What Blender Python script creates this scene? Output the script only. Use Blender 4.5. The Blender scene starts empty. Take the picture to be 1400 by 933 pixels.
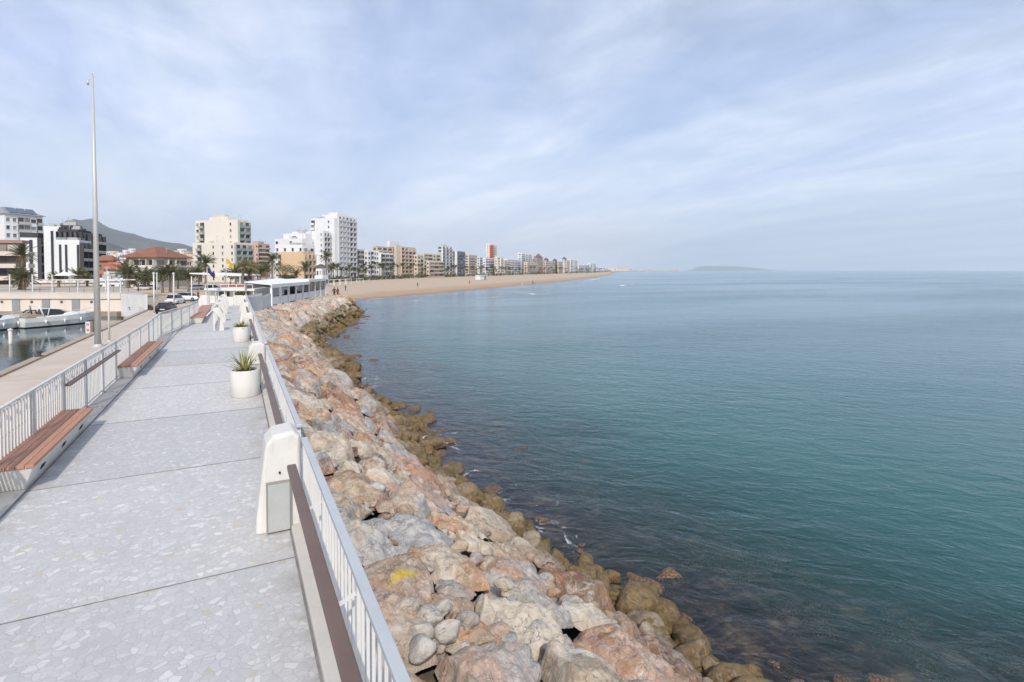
import bpy, bmesh, math, random
import numpy as np
from mathutils import Vector, Matrix, noise
from mathutils.geometry import tessellate_polygon

random.seed(7)
S = bpy.context.scene
COL = S.collection
R_ = math.radians

# ---------------------------------------------------------------- camera frame
YAW, PITCH, FPX, CAMZ = R_(27.3), R_(1.5), 730.0, 2.9
SA, CA = math.sin(YAW), math.cos(YAW)
FW = Vector((SA, CA, 0)); RT = Vector((CA, -SA, 0)); UP = Vector((0, 0, 1))
DIR = FW * math.cos(PITCH) - UP * math.sin(PITCH)
CUP = FW * math.sin(PITCH) + UP * math.cos(PITCH)
CY = 370 + FPX * math.tan(PITCH)
CAM = Vector((0, 0, CAMZ))
SEA, ROAD = -3.8, -2.6


def at(px, py, zw):
    d = RT * ((px - 700) / FPX) + CUP * ((CY - py) / FPX) + DIR
    t = (zw - CAMZ) / d.z
    return CAM + d * t


def atd(px, depth, zw):
    p = FW * depth + RT * (depth * (px - 700) / FPX)
    p.z = zw
    return p


def topz(py, depth):
    return CAMZ + (370 - py) / FPX * depth


def lerp_tab(tab, x):
    if x <= tab[0][0]:
        return tab[0][1]
    for (a, b), (c, d) in zip(tab, tab[1:]):
        if x <= c:
            return b + (d - b) * (x - a) / (c - a)
    return tab[-1][1]


# ---------------------------------------------------------------- materials
class NT:
    def __init__(s, name):
        m = bpy.data.materials.new(name); m.use_nodes = True
        s.m = m; s.t = m.node_tree; s.t.nodes.clear()
        s.out = s.n('ShaderNodeOutputMaterial')
        s._pos = None

    def n(s, kind, **kw):
        nd = s.t.nodes.new(kind)
        for k, v in kw.items():
            setattr(nd, k, v)
        return nd

    def l(s, a, b):
        s.t.links.new(a, b)

    def sock(s, inp, v):
        if isinstance(v, bpy.types.NodeSocket):
            s.l(v, inp)
        elif v is not None:
            if isinstance(v, (tuple, list)) and len(v) == 3 and inp.type == 'RGBA':
                v = (*v, 1)
            inp.default_value = v

    def pos(s):
        if s._pos is None:
            s._pos = s.n('ShaderNodeNewGeometry').outputs['Position']
        return s._pos

    def mapv(s, vec, scale=(1, 1, 1), rot=(0, 0, 0), loc=(0, 0, 0)):
        nd = s.n('ShaderNodeMapping')
        nd.inputs['Scale'].default_value = scale
        nd.inputs['Rotation'].default_value = rot
        nd.inputs['Location'].default_value = loc
        s.l(vec, nd.inputs['Vector']); return nd.outputs[0]

    def noise(s, scale, detail=4, rough=.55, vec=None, dist=0):
        nd = s.n('ShaderNodeTexNoise')
        nd.inputs['Scale'].default_value = scale
        nd.inputs['Detail'].default_value = detail
        nd.inputs['Roughness'].default_value = rough
        nd.inputs['Distortion'].default_value = dist
        s.l(vec if vec is not None else s.pos(), nd.inputs['Vector'])
        return nd.outputs[0]

    def vor(s, scale, feature='F1', vec=None, rand=1.0):
        nd = s.n('ShaderNodeTexVoronoi'); nd.feature = feature
        nd.inputs['Scale'].default_value = scale
        nd.inputs['Randomness'].default_value = rand
        s.l(vec if vec is not None else s.pos(), nd.inputs['Vector'])
        return nd.outputs

    def ramp(s, v, stops, interp='LINEAR'):
        nd = s.n('ShaderNodeValToRGB'); cr = nd.color_ramp; cr.interpolation = interp
        while len(cr.elements) < len(stops):
            cr.elements.new(.5)
        for e, (p, c) in zip(cr.elements, stops):
            e.position = p
            e.color = (c, c, c, 1) if isinstance(c, (int, float)) else (*c, 1)
        s.l(v, nd.inputs[0]); return nd.outputs[0]

    def mix(s, f, a, b, mode='MIX'):
        nd = s.n('ShaderNodeMix'); nd.data_type = 'RGBA'; nd.blend_type = mode
        s.sock(nd.inputs[0], f); s.sock(nd.inputs[6], a); s.sock(nd.inputs[7], b)
        return nd.outputs[2]

    def math(s, op, a, b=None, c=None, clamp=False):
        nd = s.n('ShaderNodeMath'); nd.operation = op; nd.use_clamp = clamp
        s.sock(nd.inputs[0], a)
        if b is not None: s.sock(nd.inputs[1], b)
        if c is not None: s.sock(nd.inputs[2], c)
        return nd.outputs[0]

    def mapr(s, v, a, b, c=0, d=1):
        nd = s.n('ShaderNodeMapRange'); nd.clamp = True
        s.sock(nd.inputs[0], v)
        for i, q in enumerate((a, b, c, d)):
            nd.inputs[i + 1].default_value = q
        return nd.outputs[0]

    def attr(s, name):
        nd = s.n('ShaderNodeAttribute'); nd.attribute_name = name
        return nd.outputs

    def bump(s, h, strength=.5, dist=.02, normal=None):
        nd = s.n('ShaderNodeBump')
        nd.inputs['Strength'].default_value = strength
        nd.inputs['Distance'].default_value = dist
        s.l(h, nd.inputs['Height'])
        if normal is not None: s.l(normal, nd.inputs['Normal'])
        return nd.outputs[0]

    def bsdf(s, color, rough=.7, metal=0., normal=None, spec=.4):
        b = s.n('ShaderNodeBsdfPrincipled')
        s.sock(b.inputs['Base Color'], color); s.sock(b.inputs['Roughness'], rough)
        b.inputs['Metallic'].default_value = metal
        b.inputs['Specular IOR Level'].default_value = spec
        if normal is not None: s.l(normal, b.inputs['Normal'])
        s.l(b.outputs[0], s.out.inputs['Surface'])
        return b


MAT = {}


def M(name, col, rough=.7, var=.12, scale=1.5, metal=0., bump=0., bscale=30., spec=.4, dirt=None, local=False):
    """painted / cast surface with mottling, stains and a little bump"""
    if name in MAT:
        return MAT[name]
    k = NT(name)
    vec = None
    if local:
        vec = k.n('ShaderNodeTexCoord').outputs['Object']
    a = k.noise(scale, 6, .62, vec)
    lo = tuple(c * (1 - var) for c in col); hi = tuple(min(1, c * (1 + var)) for c in col)
    c = k.ramp(a, [(.3, lo), (.7, hi)])
    if dirt:
        g = k.noise(scale * 2.7, 8, .7, k.mapv(vec if vec is not None else k.pos(), (1, 1, .25)))
        c = k.mix(k.mapr(g, .55, .75, 0, dirt[1]), c, dirt[0])
    nb = k.bump(k.noise(bscale, 6, .6, vec), bump, .01) if bump else None
    k.bsdf(c, rough, metal, nb, spec)
    MAT[name] = k.m
    return k.m


# ---------------------------------------------------------------- mesh builder
class MB:
    def __init__(s):
        s.v = []; s.f = []; s.mi = []; s.cur = 0; s.sm = []; s.smooth = False

    def add(s, vs, fs):
        o = len(s.v); s.v += [tuple(p) for p in vs]
        for f in fs:
            s.f.append(tuple(i + o for i in f)); s.mi.append(s.cur); s.sm.append(s.smooth)

    def box(s, x0, x1, y0, y1, z0, z1):
        s.add([(x0, y0, z0), (x1, y0, z0), (x1, y1, z0), (x0, y1, z0), (x0, y0, z1), (x1, y0, z1), (x1, y1, z1), (x0, y1, z1)],
              [(0, 3, 2, 1), (4, 5, 6, 7), (0, 1, 5, 4), (1, 2, 6, 5), (2, 3, 7, 6), (3, 0, 4, 7)])

    def hexa(s, b, t):
        s.add(list(b) + list(t), [(0, 3, 2, 1), (4, 5, 6, 7), (0, 1, 5, 4), (1, 2, 6, 5), (2, 3, 7, 6), (3, 0, 4, 7)])

    def bar(s, p, q, w, h, up=(0, 0, 1)):
        p, q = Vector(p), Vector(q); d = (q - p).normalized(); u = Vector(up)
        sd = d.cross(u).normalized(); u = sd.cross(d).normalized()
        c = [(-w / 2, -h / 2), (w / 2, -h / 2), (w / 2, h / 2), (-w / 2, h / 2)]
        s.add([p + sd * a + u * b for a, b in c] + [q + sd * a + u * b for a, b in c],
              [(3, 2, 1, 0), (4, 5, 6, 7), (0, 1, 5, 4), (1, 2, 6, 5), (2, 3, 7, 6), (3, 0, 4, 7)])

    def tube(s, pts, rad, n=8, cap=True):
        pts = [Vector(p) for p in pts]
        rad = rad if isinstance(rad, (list, tuple)) else [rad] * len(pts)
        vs, fs = [], []
        for i, p in enumerate(pts):
            d = (pts[min(i + 1, len(pts) - 1)] - pts[max(i - 1, 0)]).normalized()
            a = d.cross(Vector((0, 0, 1)))
            if a.length < .02: a = Vector((1, 0, 0))
            a.normalize(); b = d.cross(a)
            for k in range(n):
                t = 2 * math.pi * k / n
                vs.append(p + (a * math.cos(t) + b * math.sin(t)) * rad[i])
        for i in range(len(pts) - 1):
            for k in range(n):
                k2 = (k + 1) % n
                fs.append((i * n + k, i * n + k2, (i + 1) * n + k2, (i + 1) * n + k))
        if cap:
            fs.append(tuple(range(n))[::-1]); fs.append(tuple((len(pts) - 1) * n + k for k in range(n)))
        o = s.smooth; s.smooth = True; s.add(vs, fs); s.smooth = o

    def lathe(s, prof, n=32, c=(0, 0, 0)):
        vs, fs = [], []
        for r, z in prof:
            for k in range(n):
                t = 2 * math.pi * k / n
                vs.append((c[0] + r * math.cos(t), c[1] + r * math.sin(t), c[2] + z))
        for i in range(len(prof) - 1):
            for k in range(n):
                k2 = (k + 1) % n
                fs.append((i * n + k, i * n + k2, (i + 1) * n + k2, (i + 1) * n + k))
        fs.append(tuple(range(n))[::-1]); fs.append(tuple((len(prof) - 1) * n + k for k in range(n)))
        s.add(vs, fs)

    def prism(s, poly, z0, z1, fn=None):
        """poly: list of 2-d points, extruded; fn maps (a,b,c)->(x,y,z)"""
        fn = fn or (lambda a, b, c: (a, b, c))
        n = len(poly)
        tri = tessellate_polygon([[Vector((a, b, 0)) for a, b in poly]])
        fs = [(i, (i + 1) % n, n + (i + 1) % n, n + i) for i in range(n)]
        fs += [tuple(t) for t in tri] + [tuple(i + n for i in t) for t in tri]
        s.add([fn(a, b, z0) for a, b in poly] + [fn(a, b, z1) for a, b in poly], fs)

    def loft(s, secs, cap=True):
        n = len(secs[0]); vs = [p for q in secs for p in q]; fs = []
        for i in range(len(secs) - 1):
            for k in range(n):
                k2 = (k + 1) % n
                fs.append((i * n + k, i * n + k2, (i + 1) * n + k2, (i + 1) * n + k))
        if cap:
            fs.append(tuple(range(n))[::-1]); fs.append(tuple((len(secs) - 1) * n + k for k in range(n)))
        s.add(vs, fs)

    def mesh(s, name, mats):
        me = bpy.data.meshes.new(name)
        me.from_pydata(s.v, [], s.f); 
        for m in (mats if isinstance(mats, (list, tuple)) else [mats]):
            me.materials.append(m)
        me.polygons.foreach_set('material_index', s.mi)
        me.polygons.foreach_set('use_smooth', s.sm)
        bm = bmesh.new(); bm.from_mesh(me)
        bmesh.ops.recalc_face_normals(bm, faces=bm.faces)
        bm.to_mesh(me); bm.free(); me.update()
        return me

    def obj(s, name, mats, parent=None, loc=None, bevel=0):
        return link(name, s.mesh(name, mats), parent, loc, bevel)


def link(name, me, parent=None, loc=None, bevel=0):
    o = bpy.data.objects.new(name, me); COL.objects.link(o)
    if parent: o.parent = parent
    if loc is not None: o.location = loc
    if bevel:
        b = o.modifiers.new('bevel', 'BEVEL'); b.width = bevel; b.segments = 2; b.limit_method = 'ANGLE'
        b.angle_limit = R_(35)
    return o


def tag(o, label=None, cat=None, group=None, kind=None):
    if label: o['label'] = label
    if cat: o['category'] = cat
    if group: o['group'] = group
    if kind: o['kind'] = kind
    return o


def thing(name, label, cat, loc=(0, 0, 0), rz=0, group=None):
    o = bpy.data.objects.new(name, None); COL.objects.link(o)
    o.location = loc; o.rotation_euler = (0, 0, rz); o.empty_display_size = .2
    return tag(o, label, cat, group)


def struct(o):
    o['kind'] = 'structure'; return o


def dup(root, loc, rz=None, label=None, group=None, scale=None):
    def cp(o, par):
        c = o.copy(); COL.objects.link(c)
        if par: c.parent = par
        for ch in kids.get(o.name, ()): cp(ch, c)
        return c
    kids = {}
    def walk(o):
        kids[o.name] = list(o.children)
        for ch in o.children: walk(ch)
    walk(root)
    r = cp(root, None); r.location = loc
    if rz is not None: r.rotation_euler = (0, 0, rz)
    if scale: r.scale = (scale,) * 3
    if label: r['label'] = label
    if group: r['group'] = group
    return r


def sheet(name, poly, z, mat):
    tri = tessellate_polygon([[Vector((p[0], p[1], 0)) for p in poly]])
    me = bpy.data.meshes.new(name)
    me.from_pydata([(p[0], p[1], z) for p in poly], [], [tuple(t) for t in tri])
    me.materials.append(mat)
    bm = bmesh.new(); bm.from_mesh(me)
    for f in bm.faces:
        f.normal_update()
        if f.normal.z < 0: f.normal_flip()
    bm.to_mesh(me); bm.free()
    return struct(link(name, me))


def slab(name, poly, z0, z1, mat):
    b = MB(); b.prism([(p[0], p[1]) for p in poly], z0, z1)
    return struct(b.obj(name, mat))


# ---------------------------------------------------------------- render, world, light, camera
S.view_settings.view_transform = 'Standard'
S.view_settings.look = 'None'
S.view_settings.exposure = EXPO = 0.38
S.view_settings.gamma = 1
S.cycles.volume_bounces = 1
S.cycles.max_bounces = 6
S.cycles.transparent_max_bounces = 12
S.cycles.use_denoising = True

SUN_AZ = Vector((-.30, -.954, 0)).normalized(); SUN_EL = R_(40)
w = bpy.data.worlds.new('World'); S.world = w; w.use_nodes = True
t = w.node_tree; t.nodes.clear()
k = NT.__new__(NT); k.t = t; k._pos = None
out = k.n('ShaderNodeOutputWorld'); bg = k.n('ShaderNodeBackground')
sky = k.n('ShaderNodeTexSky'); sky.sky_type = 'NISHITA'; sky.sun_disc = False
sky.sun_elevation = SUN_EL; sky.sun_rotation = math.atan2(SUN_AZ.x, SUN_AZ.y)
sky.air_density = 1.0; sky.dust_density = 1.5; sky.ozone_density = 1.5
gen = k.n('ShaderNodeTexCoord').outputs['Generated']
sep = k.n('ShaderNodeSeparateXYZ'); k.l(gen, sep.inputs[0])
den = k.math('ADD', k.math('MAXIMUM', sep.outputs[2], 0.0), .10)
cmb = k.n('ShaderNodeCombineXYZ')
k.l(k.math('DIVIDE', sep.outputs[0], den), cmb.inputs[0]); k.l(k.math('DIVIDE', sep.outputs[1], den), cmb.inputs[1])
cv = cmb.outputs[0]
big = k.noise(.55, 5, .55, k.mapv(cv, (1, .55, 1), (0, 0, R_(-62)), (3.1, 1.7, 0)), .5)
fine = k.noise(2.4, 9, .60, k.mapv(cv, (1, .85, 1), (0, 0, R_(-48)), (1.3, 5.2, 0)), .5)
mixn = k.math('ADD', k.math('MULTIPLY', big, .60), k.math('MULTIPLY', fine, .40))
cover = k.mapr(mixn, .36, .64, .26, .97)
low = k.mapr(sep.outputs[2], 0, .30, .62, 0)
cover = k.math('MAXIMUM', cover, k.math('ADD', low, .30))
thick = k.noise(1.3, 8, .6, k.mapv(cv, (1, .35, 1), (0, 0, R_(-70)), (7.7, 2.2, 0)), .4)
ccol = k.ramp(thick, [(.34, (4.1, 4.95, 7.3)), (.5, (5.5, 6.2, 8.0)), (.66, (6.9, 7.4, 8.6))])
skyc = k.mix(.85, sky.outputs[0], (0.62, 0.80, 1.0), 'MULTIPLY')
CLOUD = k.mix(cover, sky.outputs[0], ccol)
k.l(CLOUD, bg.inputs[0]); bg.inputs[1].default_value = .11
k.l(bg.outputs[0], out.inputs[0])

sl = bpy.data.lights.new('sun', 'SUN'); sl.energy = 3.0; sl.angle = R_(1.2); sl.color = (1, .93, .83)
so = bpy.data.objects.new('sun', sl); COL.objects.link(so)
sd = SUN_AZ * math.cos(SUN_EL) + UP * math.sin(SUN_EL)
so.rotation_euler = sd.to_track_quat('Z', 'Y').to_euler()
so.location = sd * 60

cd = bpy.data.cameras.new('camera'); co = bpy.data.objects.new('camera', cd); COL.objects.link(co)
co.location = CAM; co.rotation_euler = (math.pi / 2 - PITCH, 0, -YAW)
cd.sensor_width = 36; cd.lens = FPX / 1400 * 36; cd.shift_y = -(466.5 - CY) / 1400
cd.clip_start = .1; cd.clip_end = 60000
S.camera = co
# ================================================================ shared materials
white_conc = M('white_concrete', (.63, .61, .575), .75, .07, 1.2, bump=.3, bscale=45, dirt=((.40, .36, .30), .75))
grey_conc = M('grey_concrete', (.50, .47, .43), .85, .12, .9, bump=.3, bscale=25, dirt=((.28, .25, .21), .6))
white_metal = M('white_painted_metal', (.60, .595, .58), .48, .06, 2, dirt=((.42, .34, .26), .55))
galv = M('galvanised_steel', (.52, .54, .55), .45, .08, 3, metal=.3)
brown_rail = M('brown_rail', (.145, .098, .082), .5, .12, 2, bump=.1)
wood = None
k = NT('bench_wood')
oc = k.n('ShaderNodeTexCoord').outputs['Object']
gr = k.noise(5, 7, .62, k.mapv(oc, (9, .45, 9)))
brd = k.n('ShaderNodeSeparateXYZ'); k.l(oc, brd.inputs[0])
brdid = k.math('FLOOR', k.math('MULTIPLY', brd.outputs[0], 10.2))
brdw = k.noise(3.7, 0, .5, k.n('ShaderNodeCombineXYZ').outputs[0])
cm = k.n('ShaderNodeCombineXYZ'); k.l(brdid, cm.inputs[0])
bn = k.noise(3.3, 1, .5, cm.outputs[0])
wc = k.ramp(k.math('ADD', k.math('MULTIPLY', gr, .7), k.math('MULTIPLY', bn, .3)), [(.32, (.34, .16, .10)), (.52, (.44, .225, .145)), (.7, (.50, .28, .19))])
k.bsdf(wc, .65, normal=k.bump(gr, .3, .004)); wood = k.m
steel_panel = M('panel_metal', (.44, .45, .435), .45, .08, 3, metal=.25)
dark = M('dark_gap', (.03, .03, .03), .9)
soil = M('potting_soil', (.05, .035, .022), .95, .3, 20)

# trencadis paving
k = NT('mosaic_paving')
p2 = k.mapv(k.pos(), (1, 1, 0))
warp = k.n('ShaderNodeTexNoise'); warp.inputs['Scale'].default_value = 3.1; k.l(p2, warp.inputs['Vector'])
va = k.n('ShaderNodeVectorMath'); va.operation = 'MULTIPLY_ADD'
k.l(warp.outputs['Color'], va.inputs[0]); va.inputs[1].default_value = (.14, .14, 0); k.l(p2, va.inputs[2])
pv = va.outputs[0]
SC = 15.5
f1 = k.vor(SC, 'F1', pv); ed = k.vor(SC, 'DISTANCE_TO_EDGE', pv)
rnd = k.n('ShaderNodeSeparateColor'); k.l(f1['Color'], rnd.inputs[0])
piece = k.ramp(rnd.outputs[0], [(0, (.49, .485, .48)), (.5, (.515, .51, .505)), (.82, (.555, .55, .54)), (1, (.655, .645, .625))])
yel = k.math('GREATER_THAN', rnd.outputs[1], .985)
piece = k.mix(k.math('MULTIPLY', yel, .55), piece, (.50, .42, .26))
pat = k.noise(.55, 5, .6)
piece = k.mix(k.mapr(pat, .35, .7, 0, .4), piece, k.mix(1., piece, (.86, .86, .88), 'MULTIPLY'))
st = k.noise(2.2, 8, .7)
grout = k.mix(k.mapr(ed['Distance'], .02, .06, 1, 0), piece, k.mix(k.mapr(st, .4, .6), (.425, .415, .405), (.47, .46, .445)))
warm = k.noise(.35, 3, .5)
pc = k.mix(k.mapr(warm, .55, .8, 0, .3), grout, (.46, .42, .36))
hgt = k.math('MULTIPLY', k.mapr(ed['Distance'], .0, .06, 0, 1), 1.)
blot = k.noise(1.1, 9, .72)
pc = k.mix(k.mapr(blot, .56, .74, 0, .38), pc, (.34, .32, .295))
xs = k.n('ShaderNodeSeparateXYZ'); k.l(k.pos(), xs.inputs[0])
edge = k.math('MAXIMUM', k.mapr(xs.outputs[0], .12, .49, 0, 1), k.mapr(xs.outputs[0], -2.47, -2.2, 1, 0))
pc = k.mix(k.math('MULTIPLY', edge, k.mapr(st, .42, .66, 0, .75)), pc, (.27, .245, .21))
lane = k.noise(.8, 6, .65, k.mapv(k.pos(), (1.2, .16, 1)))
pc = k.mix(k.mapr(lane, .52, .70, 0, .28), pc, (.36, .345, .325))
slb = k.n('ShaderNodeTexWhiteNoise'); slb.noise_dimensions = '1D'; k.l(k.math('FLOOR', k.math('DIVIDE', k.math('SUBTRACT', xs.outputs[1], 5.74), 3.34)), slb.inputs['W'])
pc = k.mix(1., pc, k.ramp(slb.outputs['Value'], [(0, (.90, .90, .91)), (1, (1.05, 1.04, 1.02))]), 'MULTIPLY')
spot = k.vor(2.3, 'F1', p2)
pc = k.mix(k.mapr(spot['Distance'], .035, .055, .30, 0), pc, (.20, .19, .18))
nb = k.bump(hgt, .28, .004)
nb = k.bump(k.noise(120, 4, .6), .15, .002, nb)
k.bsdf(pc, k.mapr(rnd.outputs[2], 0, 1, .38, .7), normal=nb); paving = k.m

asph = M('asphalt', (.17, .165, .16), .9, .15, .6, bump=.3, bscale=120, dirt=((.24, .22, .2), .5))
quay_conc = M('quay_concrete', (.50, .43, .355), .9, .10, .35, bump=.2, bscale=60, dirt=((.36, .30, .24), .6))
groundm = M('town_ground', (.36, .31, .25), .95, .15, .05, dirt=((.25, .23, .2), .5))

# ================================================================ walkway, quay, roads, ground
FX, WX = -2.84, .49          # fence line, right edge of the paving
sheet('walkway', [(-2.47, -6), (WX, -6), (WX, 50.5), (-2.47, 50.5)], 0.0, paving)
slab('walkway_base', [(-3.12, -6), (.96, -6), (.96, 50.5), (-3.12, 50.5)], -4.6, -.012, grey_conc)
slab('kerb_strip', [(-3.1, -6), (-2.5, -6), (-2.5, 50.5), (-3.1, 50.5)], -.02, .012, grey_conc)
jb = MB()
for i in range(-2, 14):
    y = 5.74 + i * 3.34
    jb.box(-2.47, WX, y - .007, y + .007, .001, .004)
jb.box(-2.5, -2.47, -6, 50.5, -.02, .002)
jb.box(WX, WX + .022, -6, 50.5, -.02, .002)
struct(jb.obj('expansion_joint', M('joint_filler', (.20, .19, .18), .9, .3, 5)))
# right kerb with drainage slots
kb = MB()
kb.box(WX + .022, .655, -6, 50.5, -.02, .05)
kb.box(.69, .90, -6, 50.5, -.02, .05)
y = -6
while y < 50:
    kb.box(.655, .69, y, y + .55, -.02, .05); y += 2.075
struct(kb.obj('kerb_edge', grey_conc, bevel=.012))

sheet('quay', [(-11.1, -30), (-3.1, -30), (-3.1, 60), (-6.2, 60), (-6.2, 104), (-11.1, 104)], ROAD, quay_conc)
slab('quay_edge', [(-11.32, -30), (-10.85, -30), (-10.85, 97), (-11.32, 97)], -6.5, ROAD + .11, M('quay_stone', (.36, .29, .235), .9, .15, 1.5, bump=.3))
fend = MB(); fend.box(-11.40, -11.322, -30, 97, -3.3, -2.62)
struct(fend.obj('quay_fender', M('fender_timber', (.13, .09, .07), .9, .25, 2)))
slab('quay_wall', [(-11.1, -30), (-3.0, -30), (-3.0, 104), (-11.1, 104)], -6.5, ROAD - .006, grey_conc)
sheet('road', [(-6.19, 60), (-3.05, 60), (-3.05, 96), (1, 150), (-14, 152), (-6.19, 104)], ROAD + .004, asph)
kl = MB()
for a, b in ((at(240, 434, ROAD), at(262, 413, ROAD)),):
    pass
kl.box(-6.34, -6.19, 60, 104, ROAD, ROAD + .12)
struct(kl.obj('road_kerb', white_conc))
rl = MB()
for xx in (-6.9, -4.1):
    rl.box(xx - .02, xx + .02, -30, 60, ROAD + .002, ROAD + .005)
for yy in range(-28, 60, 9):
    rl.box(-11, -3.1, yy - .015, yy + .015, ROAD + .002, ROAD + .0045)
struct(rl.obj('quay_joint', M('quay_seam', (.22, .19, .16), .9)))

# coast behind: back-of-beach line and waterline, measured on the photograph
BK = [at(425, 393, ROAD), at(445, 388.5, ROAD), at(487, 383.2, ROAD), at(545, 381, ROAD), at(600, 379, ROAD), at(680, 377, ROAD),
      at(740, 375, ROAD), at(800, 373.2, ROAD), at(820, 372.3, ROAD), at(834, 371.6, ROAD)]
WL = [at(430, 417, SEA), at(474, 412, SEA), at(540, 406.7, SEA), at(600, 402, SEA), at(650, 397.3, SEA), at(700, 392, SEA), at(760, 386, SEA),
      at(800, 381.8, SEA), at(833, 376.6, SEA), at(838, 373.6, SEA)]
farL = Vector((-14000, 14000, 0))
gp = [(-3000, -3000), (-70, -3000), (-70, 125.6), (-15, 96.7), (-11.1, 96.7), (-11.1, 104), (-6.19, 104), (-3.05, 96), (-3.05, 94), (11, 96)] + \
     [(p.x, p.y) for p in BK] + [(BK[-1].x + 1500, BK[-1].y + 3500), (2500, 14000), (-14000, 14000), (-14000, -3000)]
sheet('ground', gp, ROAD - .02, groundm)
terr_m = M('terrace_floor', (.50, .44, .36), .85, .1, .3)
slab('terrace', [(-3.05, 50.5), (1.0, 50.5), (3.5, 63.5), (12.5, 87.8), (11.4, 96), (-3.05, 94)], -4.5, -1.0, terr_m)

# beach
k = NT('sand')
sz = k.n('ShaderNodeSeparateXYZ'); k.l(k.pos(), sz.inputs[0])
nn = k.noise(.06, 5, .6); n2 = k.noise(1.2, 8, .7)
dry = k.mix(k.mapr(n2, .35, .65), (.42, .325, .235), (.49, .39, .295))
trk = k.noise(.5, 8, .75, k.mapv(k.mapv(k.pos(), (1, 1, 1), (0, 0, R_(46))), (.25, 1.6, 1)))
dry = k.mix(k.mapr(trk, .50, .68, 0, .55), dry, (.40, .30, .205))
tide = k.math('ADD', sz.outputs[2], k.math('MULTIPLY', k.math('SUBTRACT', nn, .5), .5))
sc = k.mix(k.mapr(tide, -3.45, -3.15, 1, 0), dry, (.40, .27, .165))
sc = k.mix(k.mapr(tide, -3.80, -3.62, 1, 0), sc, (.22, .135, .08))
k.bsdf(sc, k.mapr(tide, -3.8, -3.6, .35, .95), normal=k.bump(n2, .4, .05)); sand = k.m
bv, bf = [], []
NB = 24
def resamp(P, n):
    L = [0]
    for a, b in zip(P, P[1:]): L.append(L[-1] + 1)
    outp = []
    for i in range(n):
        u = i / (n - 1) * L[-1]; j = min(int(u), len(P) - 2); outp.append(P[j].lerp(P[j + 1], u - j))
    return outp
WLr, BKr = resamp(WL, 73), resamp(BK, 73)
for i, (a, b) in enumerate(zip(WLr, BKr)):
    for j in range(NB):
        u = j / (NB - 1); q = a.lerp(b, u * 1.06 - .06 if j else -.12)
        wv = noise.noise(Vector((q.x * .03, q.y * .03, 0)))
        q.z = lerp_tab([(-.2, -4.6), (-.06, -4.05), (.0, -3.82), (.10, -3.45), (.22, -3.0), (.5, -2.75), (1, -2.58)], u * 1.06 - .06 if j else -.12) + wv * .10 * (u > .2)
        bv.append(q)
for i in range(len(WLr) - 1):
    for j in range(NB - 1):
        bf.append((i * NB + j, (i + 1) * NB + j, (i + 1) * NB + j + 1, i * NB + j + 1))
me = bpy.data.meshes.new('beach'); me.from_pydata(bv, [], bf); me.materials.append(sand)
me.polygons.foreach_set('use_smooth', [True] * len(bf)); me.update()
struct(link('beach', me))

# ================================================================ sea
XW = [(-30, 9.0), (-5, 8.1), (5.8, 7.55), (9.2, 7.05), (13.7, 6.2), (15.6, 5.9), (18.7, 6.6), (21.6, 7.0), (25, 6.8), (29, 5.9), (33, 6.6), (38.4, 7.0), (45, 6.7),
      (51.4, 6.5), (56.8, 8.1), (67.3, 11.7), (80.5, 16), (90, 18), (96, 17.6)]
XT = [(50, 1.0), (63.5, 3.7), (88, 12.7), (96, 12.9)]
xw = lambda y: lerp_tab(XW, y)
xt = lambda y: lerp_tab(XT, y)
wl2 = np.array([(p.x, p.y) for p in WLr])


def shore_dist(x, y):
    d = 1e9
    if y < 97: d = min(d, abs(x - xw(y)) * .93)
    else: d = min(d, math.hypot(x - 17.6, y - 96))
    if y > 60: d = min(d, float(np.min(np.hypot(wl2[:, 0] - x, wl2[:, 1] - y))))
    return d


def depth_at(x, y):
    d = shore_dist(x, y)
    rocky = y < 100 or d < 3
    dep = .05 * d + .026 * d * d if y < 90 else .05 * d + .002 * d * d
    if y < 90 and 3 < d < 10:           # shoals of submerged rubble
        n = noise.noise(Vector((x * .22 + 4, y * .19, 0)))
        dep -= max(0, n) * 1.6 * (1 - abs(d - 6) / 4)
    return min(max(dep, .03), 60)


k = NT('sea_water')
dp = k.attr('depth')['Fac']; sh = k.attr('shore')['Fac']; cal = k.attr('calm')['Fac']
rw = lambda a_, sc_: k.mapv(k.mapv(k.pos(), (1, 1, 1), (0, 0, R_(a_))), sc_)
wn1 = k.noise(.85, 4, .58, rw(44, (.75, 1.3, 1)), .7)
wn2 = k.noise(2.7, 4, .6, rw(60, (.8, 1.3, 1)), .6)
wn3 = k.noise(.055, 4, .55, rw(38, (.5, 1.4, 1)), .3)
act = k.math('SUBTRACT', 1., k.math('MULTIPLY', cal, .93))
h = k.math('ADD', k.math('MULTIPLY', wn1, .40), k.math('MULTIPLY', wn2, .13))
h = k.math('ADD', h, k.math('MULTIPLY', wn3, 1.0))
gust = k.mapr(k.noise(.018, 3, .5, k.mapv(k.pos(), (.5, 1.5, 1), (0, 0, R_(-10)))), .38, .62, .45, 1.25)
h = k.math('MULTIPLY', k.math('MULTIPLY', h, act), gust)
nb = k.bump(h, .75, .42)
opac = k.math('SUBTRACT', 1.0, k.math('POWER', 2.718, k.math('MULTIPLY', dp, -.85)))
tr = k.n('ShaderNodeBsdfTransparent'); tr.inputs[0].default_value = (.72, .80, .76, 1)
df = k.n('ShaderNodeBsdfDiffuse')
wcol = k.ramp(k.noise(.03, 3, .5, k.mapv(k.pos(), (.6, 1.2, 1))), [(.3, (.012, .086, .079)), (.7, (.018, .108, .098))])
wcol = k.mix(cal, wcol, (.022, .035, .028))
k.l(wcol, df.inputs[0])
ms = k.n('ShaderNodeMixShader'); k.l(opac, ms.inputs[0]); k.l(tr.outputs[0], ms.inputs[1]); k.l(df.outputs[0], ms.inputs[2])
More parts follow.
